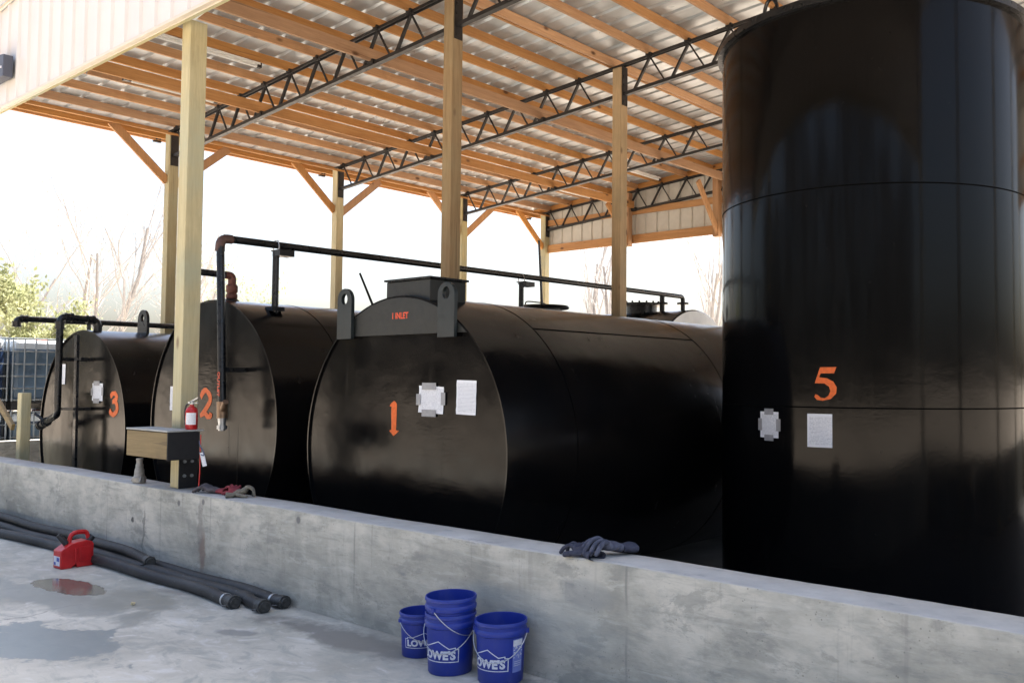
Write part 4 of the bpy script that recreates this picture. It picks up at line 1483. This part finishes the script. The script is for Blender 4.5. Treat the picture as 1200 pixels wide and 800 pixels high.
# stake and handrail at the left
bm = BM(); box(bm, -13.06, -12.93, .54, .66, FLOOR, 1.46)
st = obj('wooden_stake', bm, M_treated[2], None, bevel=.012)
tag(st, 'short greenish wooden post standing inside the wall by the left tank', 'post')
bm = BM(); beam(bm, (-14.6, .50, 1.90), (-13.05, .50, 1.02), .04, .09)
tag(obj('slanted_rail', bm, M_boxwood, None, bevel=.005), 'weathered board slanting down to the short post', 'rail')

# small litter on the slab
for k, (x, y, c) in enumerate(((-6.85, -.72, (.6, .5, .3)), (-3.33, -.16, (.03, .03, .03)))):
    bm = BM()
    bmesh.ops.create_icosphere(bm, subdivisions=2, radius=1, matrix=Matrix.Translation((x, y, .012)) @ Matrix.Diagonal((.019, .015, .012, 1)))
    rr = random.Random(k)
    for v in bm.verts: v.co += Vector((rr.uniform(-1, 1), rr.uniform(-1, 1), rr.uniform(-1, 1)))*.004
    tag(obj('pebble', bm, simple('pebble_%d' % k, c, .8), None, True), ('pale chip lying on the slab right of the puddle', 'dark lump at the wall foot right of the buckets')[k], 'debris')

# ------------------------------------------------------------------ trees
M_bark = simple('bark', (.31, .29, .27), .9, 0, .2)
M_twig = simple('twigs', (.40, .38, .36), .9, 0, .2)
def leafmat(name, a, b):
    n = N(name)
    c = n.ramp(n.noise(.9, 3), [(.35, a), (.65, b)])
    n.set(c, .7)
    n.b.inputs['Subsurface Weight'].default_value = 0
    tr = n.new('ShaderNodeBsdfTranslucent')
    n.L(c, tr.inputs['Color'])
    mx = n.new('ShaderNodeMixShader')
    mx.inputs[0].default_value = .45
    n.L(n.b.outputs[0], mx.inputs[1])
    n.L(tr.outputs[0], mx.inputs[2])
    n.L(mx.outputs[0], n.t.nodes['Material Output'].inputs['Surface'])
    return n.m
M_leaf = leafmat('spring_leaves', (.24, .26, .13), (.34, .355, .20))
M_bud = leafmat('budding_leaves', (.36, .30, .24), (.42, .37, .30))
def tree(x, y, h, seed, label, leaves=0, spread=.5, leaf_mat=None, lsize=.12, upright=.6, levels=4, group='bare trees beyond the shed'):
    rr = random.Random(seed)
    t = empty('tree', (x, y, 0), label, 'tree', group)
    trunk, crown, tips = BM(), BM(), []
    def grow(p, d, ln, r, lv):
        n = 4
        P = [p]
        for k in range(n):
            d = (d+Vector((rr.gauss(0, .13), rr.gauss(0, .13), rr.gauss(.04, .08)))).normalized()
            P.append(P[-1]+d*ln/n)
        R = [r*(1-.6*k/n) for k in range(n+1)]
        tube(trunk if lv == 0 else crown, P, R, 6 if lv == 0 else (4 if lv < 3 else 3), False)
        if lv >= 2: tips.extend(P[1:])
        if lv >= levels: return
        nb = (7, 5, 4, 4)[min(lv, 3)]
        for k in range(nb):
            f = .30+.70*(k+rr.random()*.6)/nb
            i = min(n-1, int(f*n))
            q = P[i].lerp(P[i+1], f*n-i)
            a = rr.random()*6.283
            side = Vector((math.cos(a), math.sin(a), 0))
            nd = (d*upright+side*spread+Vector((0, 0, .25))).normalized()
            grow(q, nd, ln*rr.uniform(.38, .6), R[i]*rr.uniform(.4, .6), lv+1)
    grow(Vector((0, 0, -.1)), Vector((rr.gauss(0, .04), rr.gauss(0, .04), 1)).normalized(), h*.8, h*.013, 0)
    obj('trunk', trunk, M_bark, t, True)
    obj('branches', crown, M_twig, t)
    if leaves:
        bm = BM()
        for k in range(leaves):
            p = rr.choice(tips)+Vector((rr.gauss(0, .16), rr.gauss(0, .16), rr.gauss(0, .16)))
            e = Euler((rr.random()*6.28, rr.random()*6.28, rr.random()*6.28)).to_matrix()
            s = lsize*rr.uniform(.6, 1.3)
            bm.faces.new([bm.verts.new(p+e @ Vector(q)*s) for q in ((-.5, 0, 0), (0, -.28, .05), (.5, 0, 0), (0, .28, .05))])
        obj('foliage', bm, leaf_mat or M_leaf, t)
    return t
gt = 'spring green trees at the far left'
tree(-34.5, 6.6, 5.0, 11, 'pale green leafy tree at the far left edge', 5200, .7, M_leaf, .17, .5, group=gt)
tree(-36.5, 8.9, 4.3, 12, 'lower pale green leafy tree beside the far left one', 4200, .7, M_leaf, .17, .5, group=gt)
tree(-42, 13.0, 9.0, 21, 'low hazy bare tree over the left tank', 260, .62, M_bud, .10, .6)
tree(-46, 17.5, 9.6, 22, 'hazy bare tree behind the lifting lug of the left tank', 260, .62, M_bud, .10, .6)
tree(-49, 15.5, 10.0, 23, 'distant bare tree just left of the tall slender one', 260, .62, M_bud, .10, .6)
tree(-50, 19.0, 9.2, 24, 'distant bare tree seen just left of the front post', 260, .62, M_bud, .10, .6)
tree(-47, 11.5, 8.6, 25, 'distant bare tree between the green ones and the left tank', 260, .62, M_bud, .10, .6)
tree(-38, 12.1, 10.2, 31, 'tall slender bare tree left of the front post', 0, .34, None, .1, .9)
tree(-41, 15.2, 8.6, 32, 'bare tree close behind the eave post left of the front post', 0, .36, None, .1, .9)
tree(-42, 20.6, 6.8, 13, 'faint budding green tree seen over the middle tank', 1400, .55, M_leaf, .14, .55)
tree(-23, 24, 8.2, 41, 'slender bare tree left of the third inner post', 0, .3, None, .1, 1)
tree(-25.5, 27.6, 9.2, 42, 'taller bare tree right of the third inner post', 0, .32, None, .1, 1)
tree(-18.4, 25.1, 7.4, 43, 'slender bare tree next to the upright tank', 0, .34, None, .1, .95)
tree(-20.4, 29, 8.4, 44, 'bare tree behind the pale tank end', 0, .34, None, .1, .95)

# far woods across the yard, behind the viewer (seen only mirrored in the paint)
rr = random.Random(3)
bm = BM()
for k in range(9500):
    x = rr.uniform(-95, 60)
    hh = 19.5+3.2*math.sin(x*.13)+1.8*math.sin(x*.41+1)
    p = Vector((x, -46+rr.gauss(0, 2.5), rr.random()**1.15*hh))
    e = Euler((rr.random()*6.28, rr.random()*6.28, rr.random()*6.28)).to_matrix()
    s = rr.uniform(.5, 1.25)
    bm.faces.new([bm.verts.new(p+e @ Vector(q)*s) for q in ((-.6, -.3, 0), (.5, -.5, .1), (.6, .4, 0), (-.4, .5, .1))])
tag(obj('far_woods', bm, leafmat('woods', (.022, .021, .015), (.045, .039, .03))), kind='stuff')
